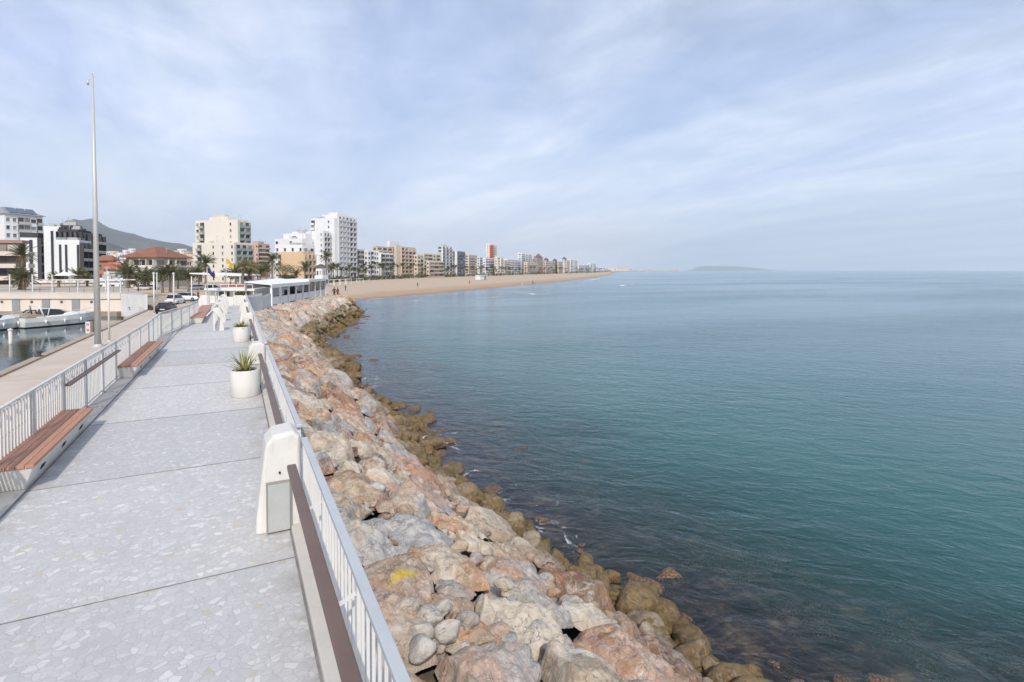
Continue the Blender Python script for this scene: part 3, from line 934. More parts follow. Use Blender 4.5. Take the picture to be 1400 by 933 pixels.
# ================================================================ landward fence of white slats
slat = MB(); slat.box(-.006, .006, -.022, .022, .07, 1.0); slat_me = slat.mesh('slat', white_metal)
fsec = [([(FX, 4.0), (FX, 12.32)], 'white slatted fence behind the nearest wood-topped bench'), ([(FX, 12.32), (FX, 17.1)], 'white slatted fence carrying a brown handrail between the two benches'),
        ([(FX, 17.1), (FX, 23.0)], 'white slatted fence behind the second wood-topped bench'), ([(FX, 23.0), (FX - .15, 27.8), (FX + .55, 33.5), (-2.1, 37.5)], 'far white slatted fence curving towards the restaurant')]
wedge_dark = M('rail_wedge', (.12, .10, .09), .8)
for pts, lab in fsec:
    r = thing('slatted_fence', lab, 'fence', (0, 0, 0), 0, 'white slatted fences on the harbour side')
    t_ = MB()
    for (x0, y0), (x1, y1) in zip(pts, pts[1:]):
        t_.bar((x0, y0, 1.045), (x1, y1, 1.045), .05, .032)
    t_.obj('top_rail', white_metal, r, bevel=.006)
    b_ = MB()
    for (x0, y0), (x1, y1) in zip(pts, pts[1:]):
        b_.bar((x0, y0, .085), (x1, y1, .085), .03, .03)
    b_.obj('bottom_rail', white_metal, r)
    for (x0, y0), (x1, y1) in zip(pts, pts[1:]):
        L = math.hypot(x1 - x0, y1 - y0); ang = math.atan2(-(x1 - x0), y1 - y0); n = max(1, round(L / 1.75))
        for q in range(n):
            u = q / n
            for du in (-.05, .05):
                a = MB(); a.box(-.025, .025, -.02, .02, 0, 1.025)
                o = a.obj('post', galv if q % 2 else white_metal, r, (x0 + (x1 - x0) * u, y0 + (y1 - y0) * u + du + .06, 0)); o.rotation_euler.z = ang
                if 'two benches' in lab and du > 0:
                    a = MB(); a.bar((0, 0, .03), (.26, 0, .03), .04, .02); a.bar((.25, -.09, .02), (.25, .09, .02), .05, .02); a.obj('foot_plate', galv, r, (x0, y0 + (y1 - y0) * u + .11, 0))
        m = min(int(L / .125), 96)
        for q in range(m):
            u = (q + .5) / m
            o = link('slat', slat_me, r, (x0 + (x1 - x0) * u, y0 + (y1 - y0) * u, 0)); o.rotation_euler.z = ang
        w_ = MB()
        for q in range(int(L / .35)):
            u = (q + .5) / int(L / .35)
            px_, py_ = x0 + (x1 - x0) * u - .055, y0 + (y1 - y0) * u
            w_.box(px_ - .012, px_ + .012, py_ - .05, py_ + .05, .98, 1.02)
        w_.obj('dark_wedge', wedge_dark, r)  # dark blocks drawn for the dark wedge gaps along the rail
    if 'two benches' in lab:
        a = MB(); a.bar((FX + .10, 12.25, .82), (FX + .10, 17.0, .82), .085, .045); a.obj('handrail', brown_rail, r, bevel=.01)
        for yy in (13.0, 14.6, 16.3):
            a = MB(); a.bar((FX, yy, .78), (FX + .1, yy, .80), .03, .012); a.obj('bracket', galv, r)

# ================================================================ benches
def bench(y0, L, lab, x1=-2.40, w_=.46):
    r = thing('promenade_bench', lab, 'bench', (x1, y0, 0), 0, 'wood-topped benches along the harbour fence')
    a = MB(); a.hexa([(-w_ + .05, .10, 0.012), (-.11, .10, 0.012), (-.11, L - .10, 0.012), (-w_ + .05, L - .10, 0.012)], [(-w_, 0, .315), (0, 0, .315), (0, L, .315), (-w_, L, .315)])
    a.obj('concrete_base', white_conc, r, bevel=.012)
    a = MB()
    for q in range(5):
        u0 = -w_ - .015 + q * (w_ + .03) / 5
        a.box(u0 + .0022, u0 + (w_ + .03) / 5 - .0022, -.02, L + .02, .318, .362)
    a.obj('seat', wood, r, bevel=.005)
    for yy in (L * .18, L * .5, L * .82):
        a = MB(); a.hexa([(-.062, yy - .08, .13), (-.055, yy - .08, .13), (-.055, yy + .08, .13), (-.062, yy + .08, .13)], [(-.045, yy - .08, .19), (-.034, yy - .08, .19), (-.034, yy + .08, .19), (-.045, yy + .08, .19)])
        a.obj('drain_slot', dark, r)
    return r
bench(9.05, 3.25, 'nearest wood-topped white bench, at the left edge of the view')
bench(17.35, 5.5, 'second long wood-topped white bench, past the brown handrail')
bench(33.6, 11.5, 'far red-topped bench by the end of the harbour fence', -1.62, .62)

# ================================================================ round planters
def planter(x, y, lab):
    r = thing('round_planter', lab, 'planter', (x, y, 0), random.random(), 'round white planters')
    a = MB(); a.smooth = True
    a.lathe([(.285, .004), (.30, .03), (.308, .30), (.308, .595), (.300, .610), (.272, .610), (.268, .55), (.0, .55)], 48)
    o = a.obj('pot', white_conc, r)
    m_ = o.modifiers.new('edge', 'EDGE_SPLIT'); m_.split_angle = R_(40)
    a = MB(); a.lathe([(.268, .552), (.268, .565), (.0, .58)], 24); a.obj('soil', soil, r)
    return r
k = NT('spiky_leaf')
lg = k.n('ShaderNodeTexCoord').outputs['Object']
gz = k.n('ShaderNodeSeparateXYZ'); k.l(lg, gz.inputs[0])
rn = k.noise(7, 3, .6)
lc = k.mix(k.mapr(rn, .35, .65), (.17, .18, .04), (.36, .33, .09))
lc = k.mix(k.mapr(k.noise(14, 3, .6), .56, .7, 0, .8), lc, (.36, .27, .11))
bs = k.bsdf(lc, .55); spiky = k.m


def spiky_plant(name, x, y, z, n, Lr, lab, wid=.03, spread=1.0, seed=1):
    rg = random.Random(seed); a = MB()
    for q in range(n):
        az = rg.uniform(0, 6.283); el = R_(rg.uniform(28, 88) if spread < 1.2 else rg.uniform(5, 80)); L = rg.uniform(*Lr)
        h_ = Vector((math.cos(az), math.sin(az), 0)); sd_ = Vector((-h_.y, h_.x, 0)); base = h_ * rg.uniform(.0, .13)
        pts = []; p = base.copy(); e_ = el
        for s_ in range(6):
            pts.append(p.copy()); p = p + (h_ * math.cos(e_) + UP * math.sin(e_)) * (L / 5); e_ -= rg.uniform(.02, .14) * spread
        vs = []
        for s_, pt in enumerate(pts):
            ww = wid * (1 - (s_ / 5) ** 1.6) * (.7 + .3 * min(1, s_)) + .001
            vs += [pt - sd_ * ww, pt + UP * ww * -.35 + h_ * .0, pt + sd_ * ww]
        fs = []
        for s_ in range(5):
            o_ = s_ * 3; fs += [(o_, o_ + 1, o_ + 4, o_ + 3), (o_ + 1, o_ + 2, o_ + 5, o_ + 4)]
        a.add(vs, fs)
    r = thing(name, lab, 'plant', (x, y, z))
    a.obj('leaves', spiky, r)
    b_ = MB(); b_.lathe([(.06, 0), (.05, .08), (.02, .12)], 10); b_.obj('stem', M('plant_stem', (.13, .09, .05), .9), r)
    return r
planter(.15, 13.78, 'nearer round white planter holding a spiky plant, on the paving by the sea railing')
spiky_plant('spiky_plant', .15, 13.78, .57, 54, (.38, .62), 'spiky pale green yucca-like plant growing in the nearer round planter', .017, 1.0, 3)
planter(.14, 24.4, 'farther round white planter holding a bushy plant, on the paving by the sea railing')
spiky_plant('leafy_plant', .14, 24.4, .57, 90, (.22, .46), 'low bushy bright green plant growing in the farther round planter', .024, 1.7, 9)

# ================================================================ wedge-shaped rail posts on the inner line
wl = ['nearest white wedge-shaped post pair where the walkway narrows', 'middle white wedge-shaped post pair beside the ramp', 'farther white wedge-shaped post pair beside the ramp', 'farthest white wedge-shaped post pair near the end planter boxes']
for (y, lab) in zip((29.2, 34.6, 40.2, 45.6), wl):
    r = thing('wedge_post', lab, 'post', (-1.0, y, 0), 0, 'white wedge posts along the ramp')
    a = MB()
    prof = [(-.07, 1.0), (0, 1.09), (.27, 1.12), (.36, .92), (.50, .36), (.45, .33), (.14, .80)]
    a.prism(prof, 0, .26, lambda p, q, c: (p, c, q)); a.obj('wedge', white_conc, r, bevel=.015)
    a = MB(); a.box(-.01, .06, .06, .20, 0, .86); a.obj('leg', white_conc, r)
    a = MB(); a.prism([(.24, 0), (.44, 0), (.40, .46), (.28, .56)], .06, .20, lambda p, q, c: (p, c, q)); a.obj('leg', white_conc, r)
    a = MB(); a.bar((-.05, .15, 1.0), (-.30, .2, .72), .035, .05); a.obj('rail_arm', white_conc, r)
for (y0, y1), lab in zip(((29.5, 34.6), (34.9, 40.2), (40.5, 45.6)), ('grey railing between the nearest and middle wedge posts', 'grey railing between the middle and farther wedge posts', 'grey railing between the farther and farthest wedge posts')):
    r = thing('ramp_railing', lab, 'railing', (-1.02, y0, 0), 0, 'grey railings along the ramp')
    a = MB(); a.box(-.03, .03, 0, y1 - y0, .96, 1.0); a.obj('top_rail', galv, r)
    a = MB(); a.box(-.02, .02, 0, y1 - y0, .06, .09); a.obj('bottom_rail', galv, r)
    for q in range(int((y1 - y0) / .14)):
        link('baluster', bal_me, r, (0, .1 + q * .14, 0))

# ================================================================ end of the walkway: planter boxes, screen fence
def planter_box(p, w_, d_, h_, lab):
    r = thing('planter_box', lab, 'planter', p, 0, 'white planter boxes closing the walkway')
    a = MB(); a.box(-w_ / 2, w_ / 2, 0, d_, 0, h_); a.obj('box', white_conc, r, bevel=.02)
    a = MB(); a.box(-w_ / 2 + .06, w_ / 2 - .06, .06, d_ - .06, h_, h_ + .02); a.obj('soil', soil, r)
    return r
planter_box((-.62, 49.6, 0), .78, .8, .74, 'left white planter box closing the end of the walkway')
pb = planter_box((.28, 49.2, 0), .92, .8, .86, 'right white planter box with yellow flowers closing the end of the walkway')


def leaf_cloud(b, c, rx, ry, rz, n, s0, s1, rg):
    for q in range(n):
        d = Vector((rg.gauss(0, 1), rg.gauss(0, 1), rg.gauss(0, 1))).normalized(); r = rg.random() ** .4
        p = Vector(c) + Vector((d.x * rx * r, d.y * ry * r, d.z * rz * r)); s_ = rg.uniform(s0, s1)
        u = Vector((rg.gauss(0, 1), rg.gauss(0, 1), rg.gauss(0, .6))).normalized(); v = u.cross(Vector((rg.gauss(0, 1), rg.gauss(0, 1), rg.gauss(0, 1)))).normalized()
        b.add([p - u * s_, p - v * s_ * .45, p + u * s_, p + v * s_ * .45], [(0, 1, 2, 3)])


def foliage(name, c0, c1, sc=.9):
    if name in MAT: return MAT[name]
    k = NT(name); a = k.noise(sc, 4, .65); b_ = k.noise(sc * 9, 3, .6)
    c = k.mix(k.mapr(k.math('ADD', k.math('MULTIPLY', a, .6), k.math('MULTIPLY', b_, .4)), .38, .62), c0, c1)
    k.bsdf(c, .75, spec=.25); MAT[name] = k.m; return k.m
fol_green = foliage('leaf_green', (.038, .050, .020), (.105, .115, .045))
fol_olive = foliage('leaf_olive', (.065, .065, .032), (.16, .15, .075))
fol_yel = foliage('leaf_yellow', (.10, .10, .015), (.45, .33, .02), 6)
rg = random.Random(5)
r = thing('flower_clump', 'clump of yellow flowers and green leaves growing in the right planter box', 'flowers', (.28, 49.6, .87))
b_ = MB(); leaf_cloud(b_, (0, 0, .10), .48, .32, .22, 420, .04, .09, rg); b_.obj('leaves', fol_green, r)
b_ = MB(); leaf_cloud(b_, (0, 0, .20), .46, .30, .16, 320, .02, .05, rg); b_.obj('flower_heads', fol_yel, r)

r = thing('screen_fence', 'silver grey slatted screen turning from the walkway end towards the restaurant', 'fence', (0, 0, 0))
sp = [(.78, 49.4), (2.05, 53.6), (3.1, 60.0)]
for (x0, y0), (x1, y1) in zip(sp, sp[1:]):
    L = math.hypot(x1 - x0, y1 - y0); n = int(L / .22); ang = math.atan2(-(x1 - x0), y1 - y0)
    for q in range(n):
        u = (q + .5) / n; a = MB(); a.box(-.01, .01, -.075, .075, -1.0, .80 - .3 * (y0 > 50)); o = a.obj('slat', white_metal, r, (x0 + (x1 - x0) * u, y0 + (y1 - y0) * u, 0)); o.rotation_euler.z = ang + .6
    a = MB(); zt = .82 - .3 * (y0 > 50); a.bar((x0, y0, zt), (x1, y1, zt), .06, .05); a.obj('top_rail', galv, r)
# ================================================================ tall mast and lamp posts
r = thing('light_mast', 'very tall tapering grey metal mast standing on the harbour quay', 'mast', at(134, 474.5, ROAD))
dm = 730 * 5.5 / 104.5
Hm = (topz(107, dm) - ROAD)
a = MB(); a.tube([(0, 0, 0), (0, 0, Hm * .5), (0, 0, Hm)], [.21, .145, .062], 20); a.obj('pole', M('mast_grey', (.48, .48, .465), .45, .06, .6, metal=.2), r)
a = MB(); a.lathe([(.42, 0), (.42, .05), (.30, .06), (.27, .22), (.24, .22)], 20); a.obj('base_plate', galv, r)
a = MB(); a.box(.20, .26, -.10, .10, .55, 1.05); a.obj('service_hatch', galv, r)
a = MB(); a.tube([(0, 0, Hm - .05), (0, 0, Hm + .35)], .03, 8); a.bar((-.05, 0, Hm - .25), (-.28, -.05, Hm - .35), .05, .05); a.tube([(-.25, 0, Hm - .35), (-.27, 0, Hm - .7)], .07, 8); a.obj('mast_head', galv, r)


def white_pole(name, px, yb, yt, zb, lab, grp, rad=.055, depth=None, lamp=True):
    p = at(px, yb, zb) if depth is None else atd(px, depth, zb)
    d = p.x * SA + p.y * CA; H = topz(yt, d) - zb
    r = thing(name, lab, 'lamp post' if lamp else 'post', p, 0, grp)
    a = MB(); a.tube([(0, 0, 0), (0, 0, H)], [rad, rad * .85], 12); a.obj('pole', white_metal, r)
    a = MB(); a.lathe([(rad * 2, 0), (rad * 2, .06), (rad * 1.2, .09)], 12); a.obj('base_plate', white_metal, r)
    if lamp:
        a = MB(); a.lathe([(rad * 1.5, H), (rad * 1.6, H + .22), (rad * .4, H + .28)], 12); a.obj('lamp_head', M('lamp_glass', (.6, .6, .58), .3), r)
    return r
white_pole('lamp_post', 149.5, 467, 376, ROAD, 'white lamp post on the quay just right of the tall mast', 'white lamp posts on the quay', .075)
white_pole('lamp_post', 211, 430, 375.5, ROAD, 'white lamp post at the rear of the parked black car', 'white lamp posts on the quay', .09)
white_pole('lamp_post', 238, 421, 375.5, ROAD, 'white lamp post beside the parked white hatchback', 'white lamp posts on the quay', .10)
white_pole('lamp_post', 215, 412, 375, ROAD, 'slimmer white lamp post rising behind the black car', 'white lamp posts on the quay', .09)

# ================================================================ harbour end wall and terrace
wallm = M('harbour_wall_render', (.66, .58, .51), .85, .06, .4, dirt=((.45, .36, .29), .5))
whitewall = M('whitewash', (.70, .68, .66), .8, .06, .5, dirt=((.5, .44, .38), .6))
slabm = M('terrace_paving', (.42, .36, .30), .9, .1, .3)
A0, A1 = Vector((-72, 126.5, 0)), Vector((-15.2, 96.7, 0))
wd = (A1 - A0).normalized(); wn = Vector((wd.y, -wd.x, 0))
TZ = -.55
r = thing('harbour_wall', 'long beige harbour retaining wall with grey vertical panels behind the moored boats', 'wall', A0, math.atan2(wd.y, wd.x))
L = (A1 - A0).length
a = MB(); a.box(0, L, 0, .5, -6, TZ - .75); a.obj('wall', wallm, r)
a = MB(); a.box(-.1, L + .02, -.22, .5, TZ - .75, TZ + .05); a.obj('parapet', M('parapet_render', (.62, .55, .48), .85, .06, .5), r)
a = MB(); a.box(-.1, L + .02, -.26, .52, TZ + .05, TZ + .14); a.obj('coping', whitewall, r)
a = MB(); a.box(0, L, -.9, 0, -6, -3.15); a.obj('footing', M('wet_footing', (.30, .24, .19), .9, .2, 1), r)
for q in range(14):
    u = L - 7.3 - q * 4.45
    if u < 1: break
    a = MB(); a.box(u, u + 1.15, -.10, .0, -3.1, TZ - .76); a.obj('grey_panel', M('louvre_grey', (.26, .265, .27), .6, .1, 2), r)
    a = MB(); a.lathe([(.20, -.03), (.20, .03)], 14); o = a.obj('wall_lamp', M('lamp_dark', (.12, .11, .1), .6), r, (u + 2.9, -.05, -1.75)); o.rotation_euler.x = math.pi / 2
# return wall, terrace behind
B1 = at(200, 424.5, ROAD); B1.z = 0
slab('raised_terrace', [(A0.x, A0.y + .1), (A1.x - .1, A1.y + .35), (B1.x - .12, B1.y), (-22, 150), (-34, 178), (-150, 240)], -6, TZ, slabm)
r = thing('return_wall', 'plain white rendered wall running inland from the end of the harbour wall', 'wall', A1 + Vector((0.02, 0, 0)))
v = B1 - A1
a = MB(); a.bar((0, .2, (TZ + .1 - 6) / 2), (v.x, v.y, (TZ + .1 - 6) / 2), .3, TZ + .1 + 6); a.obj('wall', whitewall, r)
a = MB(); a.bar((0, .2, TZ + .13), (v.x, v.y, TZ + .13), .38, .06); a.obj('coping', white_conc, r)
# scrub at the wall foot
rg = random.Random(8)
b_ = MB()
for q in range(26):
    u = rg.uniform(.15, 1.0); c = A1.lerp(B1, u) + Vector((rg.uniform(.5, 1.9), -.6, 0)); c.z = ROAD + .15
    leaf_cloud(b_, c, .7, .6, .45, 90, .05, .14, rg)
tag(b_.obj('scrub', fol_olive), 'low scrubby growth along the foot of the white wall', 'scrub', kind='stuff')
rb = MB(); 
sheet('bank', [(A1.x, A1.y), (-11.1, 96.7), (-11.1, 104), (-9, 112), (B1.x, B1.y)], ROAD - .008, M('earth_bank', (.30, .23, .16), .95, .25, .8, bump=.4, bscale=8))

# fire point sign on the quay
sg = at(121.5, 456, ROAD)
r = thing('fire_point', 'small white cabinet with two red marks at the edge of the quay', 'cabinet', sg, -.35)
a = MB(); a.box(-.19, .19, -.14, .14, 0, 1.02); a.obj('cabinet', white_metal, r, bevel=.015)
redm = M('sign_red', (.50, .035, .03), .5)
for zz_ in (.22, .70):
    a = MB(); a.box(-.09, .09, -.148, -.1425, zz_, zz_ + .17); a.obj('red_mark', redm, r)
    a = MB(); a.box(-.05, .05, -.152, -.1495, zz_ + .07, zz_ + .09); a.box(-.012, .012, -.1555, -.1535, zz_ + .03, zz_ + .13); a.obj('white_symbol', white_metal, r)
a = MB(); a.box(.20, .36, -.06, .10, 0, 1.1); a.obj('side_post', M('post_brown', (.2, .15, .12), .8), r)
for px, lab in ((60, 'small dark mooring bollard on the quay edge in front of the motor boat'), (141, 'small dark mooring bollard on the quay edge beside the tall mast'), (172, 'small dark mooring bollard on the quay edge beyond the tall mast')):
    p = at(px, 512 - .44 * px + 1.5, ROAD + .11); p.x = -11.05
    r = thing('mooring_bollard', lab, 'bollard', p, 0, 'mooring bollards on the quay edge')
    a = MB(); a.lathe([(.11, 0), (.09, .22), (.15, .27), (.15, .34), (.05, .38)], 14); a.obj('bollard_head', M('bollard_iron', (.06, .05, .045), .7), r)
    a = MB(); a.box(-.2, .2, -.2, .2, .002, .03); a.obj('base_plate', M('bollard_iron', (.06, .05, .045), .7), r)
# mooring pile in the water
r = thing('mooring_pile', 'short pale mooring pile standing in the harbour water', 'pile', at(14.5, 470, SEA) + Vector((0, 0, -1)))
a = MB(); a.tube([(0, 0, 0), (0, 0, 2.2)], .14, 12); a.obj('shaft', white_conc, r)
a = MB(); a.lathe([(.2, 2.2), (.2, 2.3), (.02, 2.4)], 12); a.obj('cap', white_metal, r)

# terrace posts, pergola, rail
WD = lambda px, off=0.: None
def on_wall(px, back):
    """point on the raised terrace 'back' metres behind the wall face, in image column px"""
    d = FW + RT * ((px - 700) / FPX)
    n_ = -wn; c = (A0 - wn * back)
    t_ = (c.dot(wn)) / d.dot(wn); p = d * t_; p.z = TZ; return p
plab = ['white terrace post at the left edge behind the boats', 'white terrace post beside the near palm trunks']
for px, lab in zip((13.2, 44.2), plab):
    p = on_wall(px, 1.2); d = p.x * SA + p.y * CA
    r = thing('terrace_post', lab, 'post', p, 0, 'white posts on the harbour terrace')
    H = topz(376, d) - TZ
    a = MB(); a.box(-.07, .07, -.07, .07, 0, H); a.obj('shaft', white_metal, r)
    a = MB(); a.box(-.10, .10, -.10, .10, H, H + .06); a.obj('cap', white_metal, r)
pa, pb_ = on_wall(71.5, 1.0), on_wall(172, 1.0)
r = thing('pergola', 'long white pergola frame on the harbour terrace above the wall', 'pergola', pa, math.atan2((pb_ - pa).y, (pb_ - pa).x))
L = (pb_ - pa).length; H = topz(382.5, pa.x * SA + pa.y * CA) - TZ
for q in range(4):
    a = MB(); a.box(-.08, .08, -.08, .08, 0, H + (.75 if q in (0,) else 0)); a.obj('post', white_metal, r, (L * (0, .35, .73, .93)[q], 0, 0))
a = MB(); a.box(0, L, -.08, .08, H - .13, H + .03); a.box(0, L, 1.92, 2.08, H - .13, H + .03); a.obj('beam', white_metal, r)
for q in range(9):
    a = MB(); a.box(-.04, .04, 0.09, 1.91, H - .10, H - .01); a.obj('rafter', white_metal, r, (L * (q + .5) / 9, 0, 0))
pa, pb_ = on_wall(-30, .25), on_wall(196, .25)
r = thing('terrace_railing', 'thin dark railing along the top of the harbour wall', 'railing', pa, math.atan2((pb_ - pa).y, (pb_ - pa).x))
L = (pb_ - pa).length; rm = M('railing_grey', (.16, .15, .14), .5)
for zz_ in (.95, .55): a = MB(); a.box(0, L, -.02, .02, zz_, zz_ + .03); a.obj('rail', rm, r)
for q in range(int(L / 2.2)): a = MB(); a.box(-.02, .02, -.02, .02, .13, .97); a.obj('post', rm, r, (q * 2.2 + .4, 0, 0))

# ================================================================ boats
gel = M('white_gelcoat', (.66, .68, .67), .25, .04, .5); glassd = M('dark_glass', (.02, .024, .028), .12, .1, 1, spec=.6)
hullg = M('pale_hull_band', (.58, .62, .61), .3, .05, .5); boot = M('boot_stripe', (.03, .04, .05), .4)
def boat(p, rz, L, lab, dinghy=True):
    r = thing('motor_boat', lab, 'boat', p, rz, 'white motor boats in the harbour')
    def sec(u, zs):
        w_ = 1.5 * (1 - max(0, (u - .35) / .65) ** 2.4) * (L / 9.0) + .02
        return w_
    def ring(u, z0, z1, k0, k1):
        x = u * L; w_ = sec(u, 0); sh_ = .35 * max(0, u - .4)
        return [(x, -w_ * k0, z0), (x, w_ * k0, z0), (x + .5 * max(0, u - .7), w_ * k1, z1 + sh_), (x + .5 * max(0, u - .7), -w_ * k1, z1 + sh_)]
    us = [0, .15, .35, .55, .72, .85, .94, 1.0]
    for nm, z0, z1, k0, k1, m in (('antifouling', -.35, .12, .55, .84, boot), ('hull', .12, .62, .84, .96, hullg), ('topsides', .63, 1.15, .965, 1.0, gel)):
        a = MB(); a.loft([ring(u, z0, z1, k0, k1) for u in us]); a.obj(nm, m, r)
    a = MB(); a.loft([ring(u, 1.16, 1.24 + .25 * math.sin(min(1, u) * 3.0), .98, .55) for u in us[1:-1]]); a.obj('deck', gel, r)
    a = MB(); a.loft([[(L * .28, -1.0, 1.3), (L * .28, 1.0, 1.3), (L * .30, .85, 2.05), (L * .30, -.85, 2.05)], [(L * .50, -.95, 1.35), (L * .50, .95, 1.35), (L * .42, .7, 2.1), (L * .42, -.7, 2.1)], [(L * .62, -.6, 1.4), (L * .62, .6, 1.4), (L * .48, .5, 2.02), (L * .48, -.5, 2.02)]]); a.obj('windscreen', glassd, r)
    a = MB(); a.tube([(L * .30, -1.02, 1.3), (L * .33, -.9, 2.1), (L * .33, .9, 2.1), (L * .30, 1.02, 1.3)], .06, 8); a.tube([(L * .34, -.9, 2.12), (L * .52, -.62, 1.95), (L * .64, -.45, 1.45)], .04, 8); a.tube([(L * .34, .9, 2.12), (L * .52, .62, 1.95), (L * .64, .45, 1.45)], .04, 8); a.obj('screen_frame', gel, r)
    a = MB(); a.tube([(L * .24, -1.15, 1.2), (L * .20, -1.0, 2.5), (L * .20, 1.0, 2.5), (L * .24, 1.15, 1.2)], .09, 8); a.obj('radar_arch', gel, r)
    a = MB(); a.tube([(L * .62, -1.1, 1.5), (L * .8, -.85, 1.72), (L * .97, -.25, 1.9), (L * .97, .25, 1.9), (L * .8, .85, 1.72), (L * .62, 1.1, 1.5)], .022, 6)
    for u, w_ in ((.72, .97), (.85, .72)):
        for s_ in (-1, 1): a.tube([(L * u, s_ * w_, 1.2), (L * u, s_ * w_, 1.7)], .018, 6)
    a.obj('bow_rail', galv, r)
    for s_ in (-1, 1):
        for u in (.25, .5, .75):
            a = MB(); a.tube([(L * u, s_ * (sec(u, 0) + .12), .35), (L * u, s_ * (sec(u, 0) + .12), .85)], .10, 8); a.obj('fender', gel, r)
    a = MB(); a.box(L * .03, L * .26, -1.05, 1.05, 1.2, 1.45); a.obj('cockpit_seat', M('boat_cushion', (.35, .25, .18), .8), r)
    a = MB()
    for s_ in (-.5, .5): a.tube([(L * .06, s_ - .35, 1.75), (L * .10, s_ - .33, 2.0), (L * .18, s_, 2.02), (L * .2, s_ + .2, 1.6)], .07, 8)
    a.obj('folded_hood', M('boat_canvas', (.06, .06, .06), .9), r)
    return r
def heading(pxa, ya, pxb, yb):
    p, q = at(pxa, ya, SEA), at(pxb, yb, SEA); d = q - p; return p, math.atan2(d.y, d.x), d.length
p, hz_, L = heading(26, 449, 130, 440.5); boat(p, hz_, L * .97, 'white motor boat with dark windscreen moored nearer the mast, bow pointing right')
p, hz_, L = heading(-62, 457, 40, 446.5); boat(p, hz_, L * .97, 'white motor boat partly outside the left edge of the view')

# ================================================================ cars
rubber = M('tyre_rubber', (.02, .02, .02), .9); alloy = M('alloy_rim', (.42, .43, .44), .3, metal=.8)
def car(p, rz, paint, lab, grp, L=4.2, W=1.75, H=1.45):
    r = thing('parked_car', lab, 'car', p, rz, grp)
    def ring(y, w_, z0, z1, tw):
        return [(-w_, y, z0), (w_, y, z0), (w_ * 1.02, y, z0 + (z1 - z0) * .55), (w_ * tw, y, z1), (-w_ * tw, y, z1), (-w_ * 1.02, y, z0 + (z1 - z0) * .55)]
    h = W / 2
    a = MB(); a.smooth = False
    a.loft([ring(-L / 2, h * .86, .38, .82, .9), ring(-L / 2 + .12, h * .95, .25, .93, .92), ring(-L * .36, h, .22, .96, .92), ring(0, h, .22, .94, .92), ring(L * .22, h, .22, .92, .92), ring(L * .40, h * .95, .22, .80, .9), ring(L / 2, h * .80, .32, .66, .85)])
    a.obj('body', paint, r, bevel=.05)
    a = MB(); a.loft([ring(-L * .43, h * .84, .90, .93, .9), ring(-L * .30, h * .84, .90, H - .06, .78), ring(-L * .05, h * .86, .90, H - .02, .80), ring(L * .08, h * .86, .90, H - .06, .80), ring(L * .27, h * .84, .88, .90, .86)]); a.obj('window_glass', glassd, r, bevel=.02)
    a = MB(); a.loft([ring(-L * .31, h * .66, H - .08, H - .03, .9), ring(-L * .05, h * .70, H - .04, H + .015, .9), ring(L * .085, h * .68, H - .08, H - .03, .9)]); a.obj('roof', paint, r, bevel=.02)
    for sx_ in (-1, 1):
        for yy in (-L * .30, L * .31):
            a = MB(); a.lathe([(.20, -.10), (.30, -.10), (.315, -.05), (.315, .05), (.30, .10), (.20, .10)], 20)
            o = a.obj('wheel', rubber, r, (sx_ * (h - .09), yy, .315)); o.rotation_euler.y = math.pi / 2
            a = MB(); a.lathe([(.19, -.105), (.19, .105)], 14); a.obj('rim', alloy, o)
        a = MB(); a.box(-.17, .17, -.03, .03, -.07, .07); a.obj('tail_light', M('tail_red', (.35, .02, .02), .3), r, (sx_ * h * .70, -L / 2 + .035, .80))
        a = MB(); a.box(-.16, .16, -.03, .03, -.06, .06); a.obj('headlight', M('lamp_clear', (.7, .7, .7), .2), r, (sx_ * h * .62, L / 2 - .05, .62))
        a = MB(); a.box(-.08, .08, -.05, .05, -.05, .06); a.obj('mirror', paint, r, (sx_ * (h + .06), L * .17, .98))
    a = MB(); a.box(-.26, .26, -.015, .015, -.06, .06); a.obj('number_plate', M('plate_white', (.6, .6, .55), .5), r, (0, -L / 2 - .01, .56))
    return r
black = M('black_paint', (.012, .010, .012), .18, .1, 1, spec=.6); whitep = M('white_paint', (.70, .71, .73), .22, .03, 1, spec=.6)
silver = M('silver_paint', (.38, .39, .42), .28, .04, 1, metal=.5)
p = at(223.5, 429, ROAD) + Vector((.2, 1.6, .006)); car(p, -.12, black, 'black saloon car parked nose-away by the foot of the lamp post', 'cars parked along the harbour road', 4.4)
p = at(238.5, 416.5, ROAD) + Vector((0, 2, .006)); car(p, -.30, whitep, 'white hatchback parked in front of the black car', 'cars parked along the harbour road', 4.0, 1.8, 1.6)
p = at(256, 412, ROAD) + Vector((0, 2, .006)); car(p, -2.1, whitep, 'white saloon car parked side-on at the head of the road', 'cars parked along the harbour road', 4.6, 1.85, 1.55)
for px, d, pt, lab in ((266, 150, silver, 'silver car parked far back under the palms by the blue flag'), (273, 152, silver, 'silver grey car parked far back next to the blue flagpole'), (291, 150, black, 'dark car parked far back behind the restaurant roof'),
                       (196, 150, whitep, 'white car parked under the dark palms on the terrace side'), (206, 152, whitep, 'second white car parked under the dark palms beside the hip-roofed building'), (58, 122, whitep, 'white car parked behind the terrace pergola posts')):
    zb = TZ if px < 100 else ROAD + .006
    p = atd(px, d, zb); car(p, -1.0 if px > 100 else -1.3, pt, lab, 'cars parked far behind the harbour')
# sand lot between the road and the cars
sheet('sand_lot', [(-6, 112), (6, 104), (14, 128), (8, 170), (-30, 185), (-22, 150)], ROAD + .008, M('lot_sand', (.47, .38, .28), .95, .1, .2))
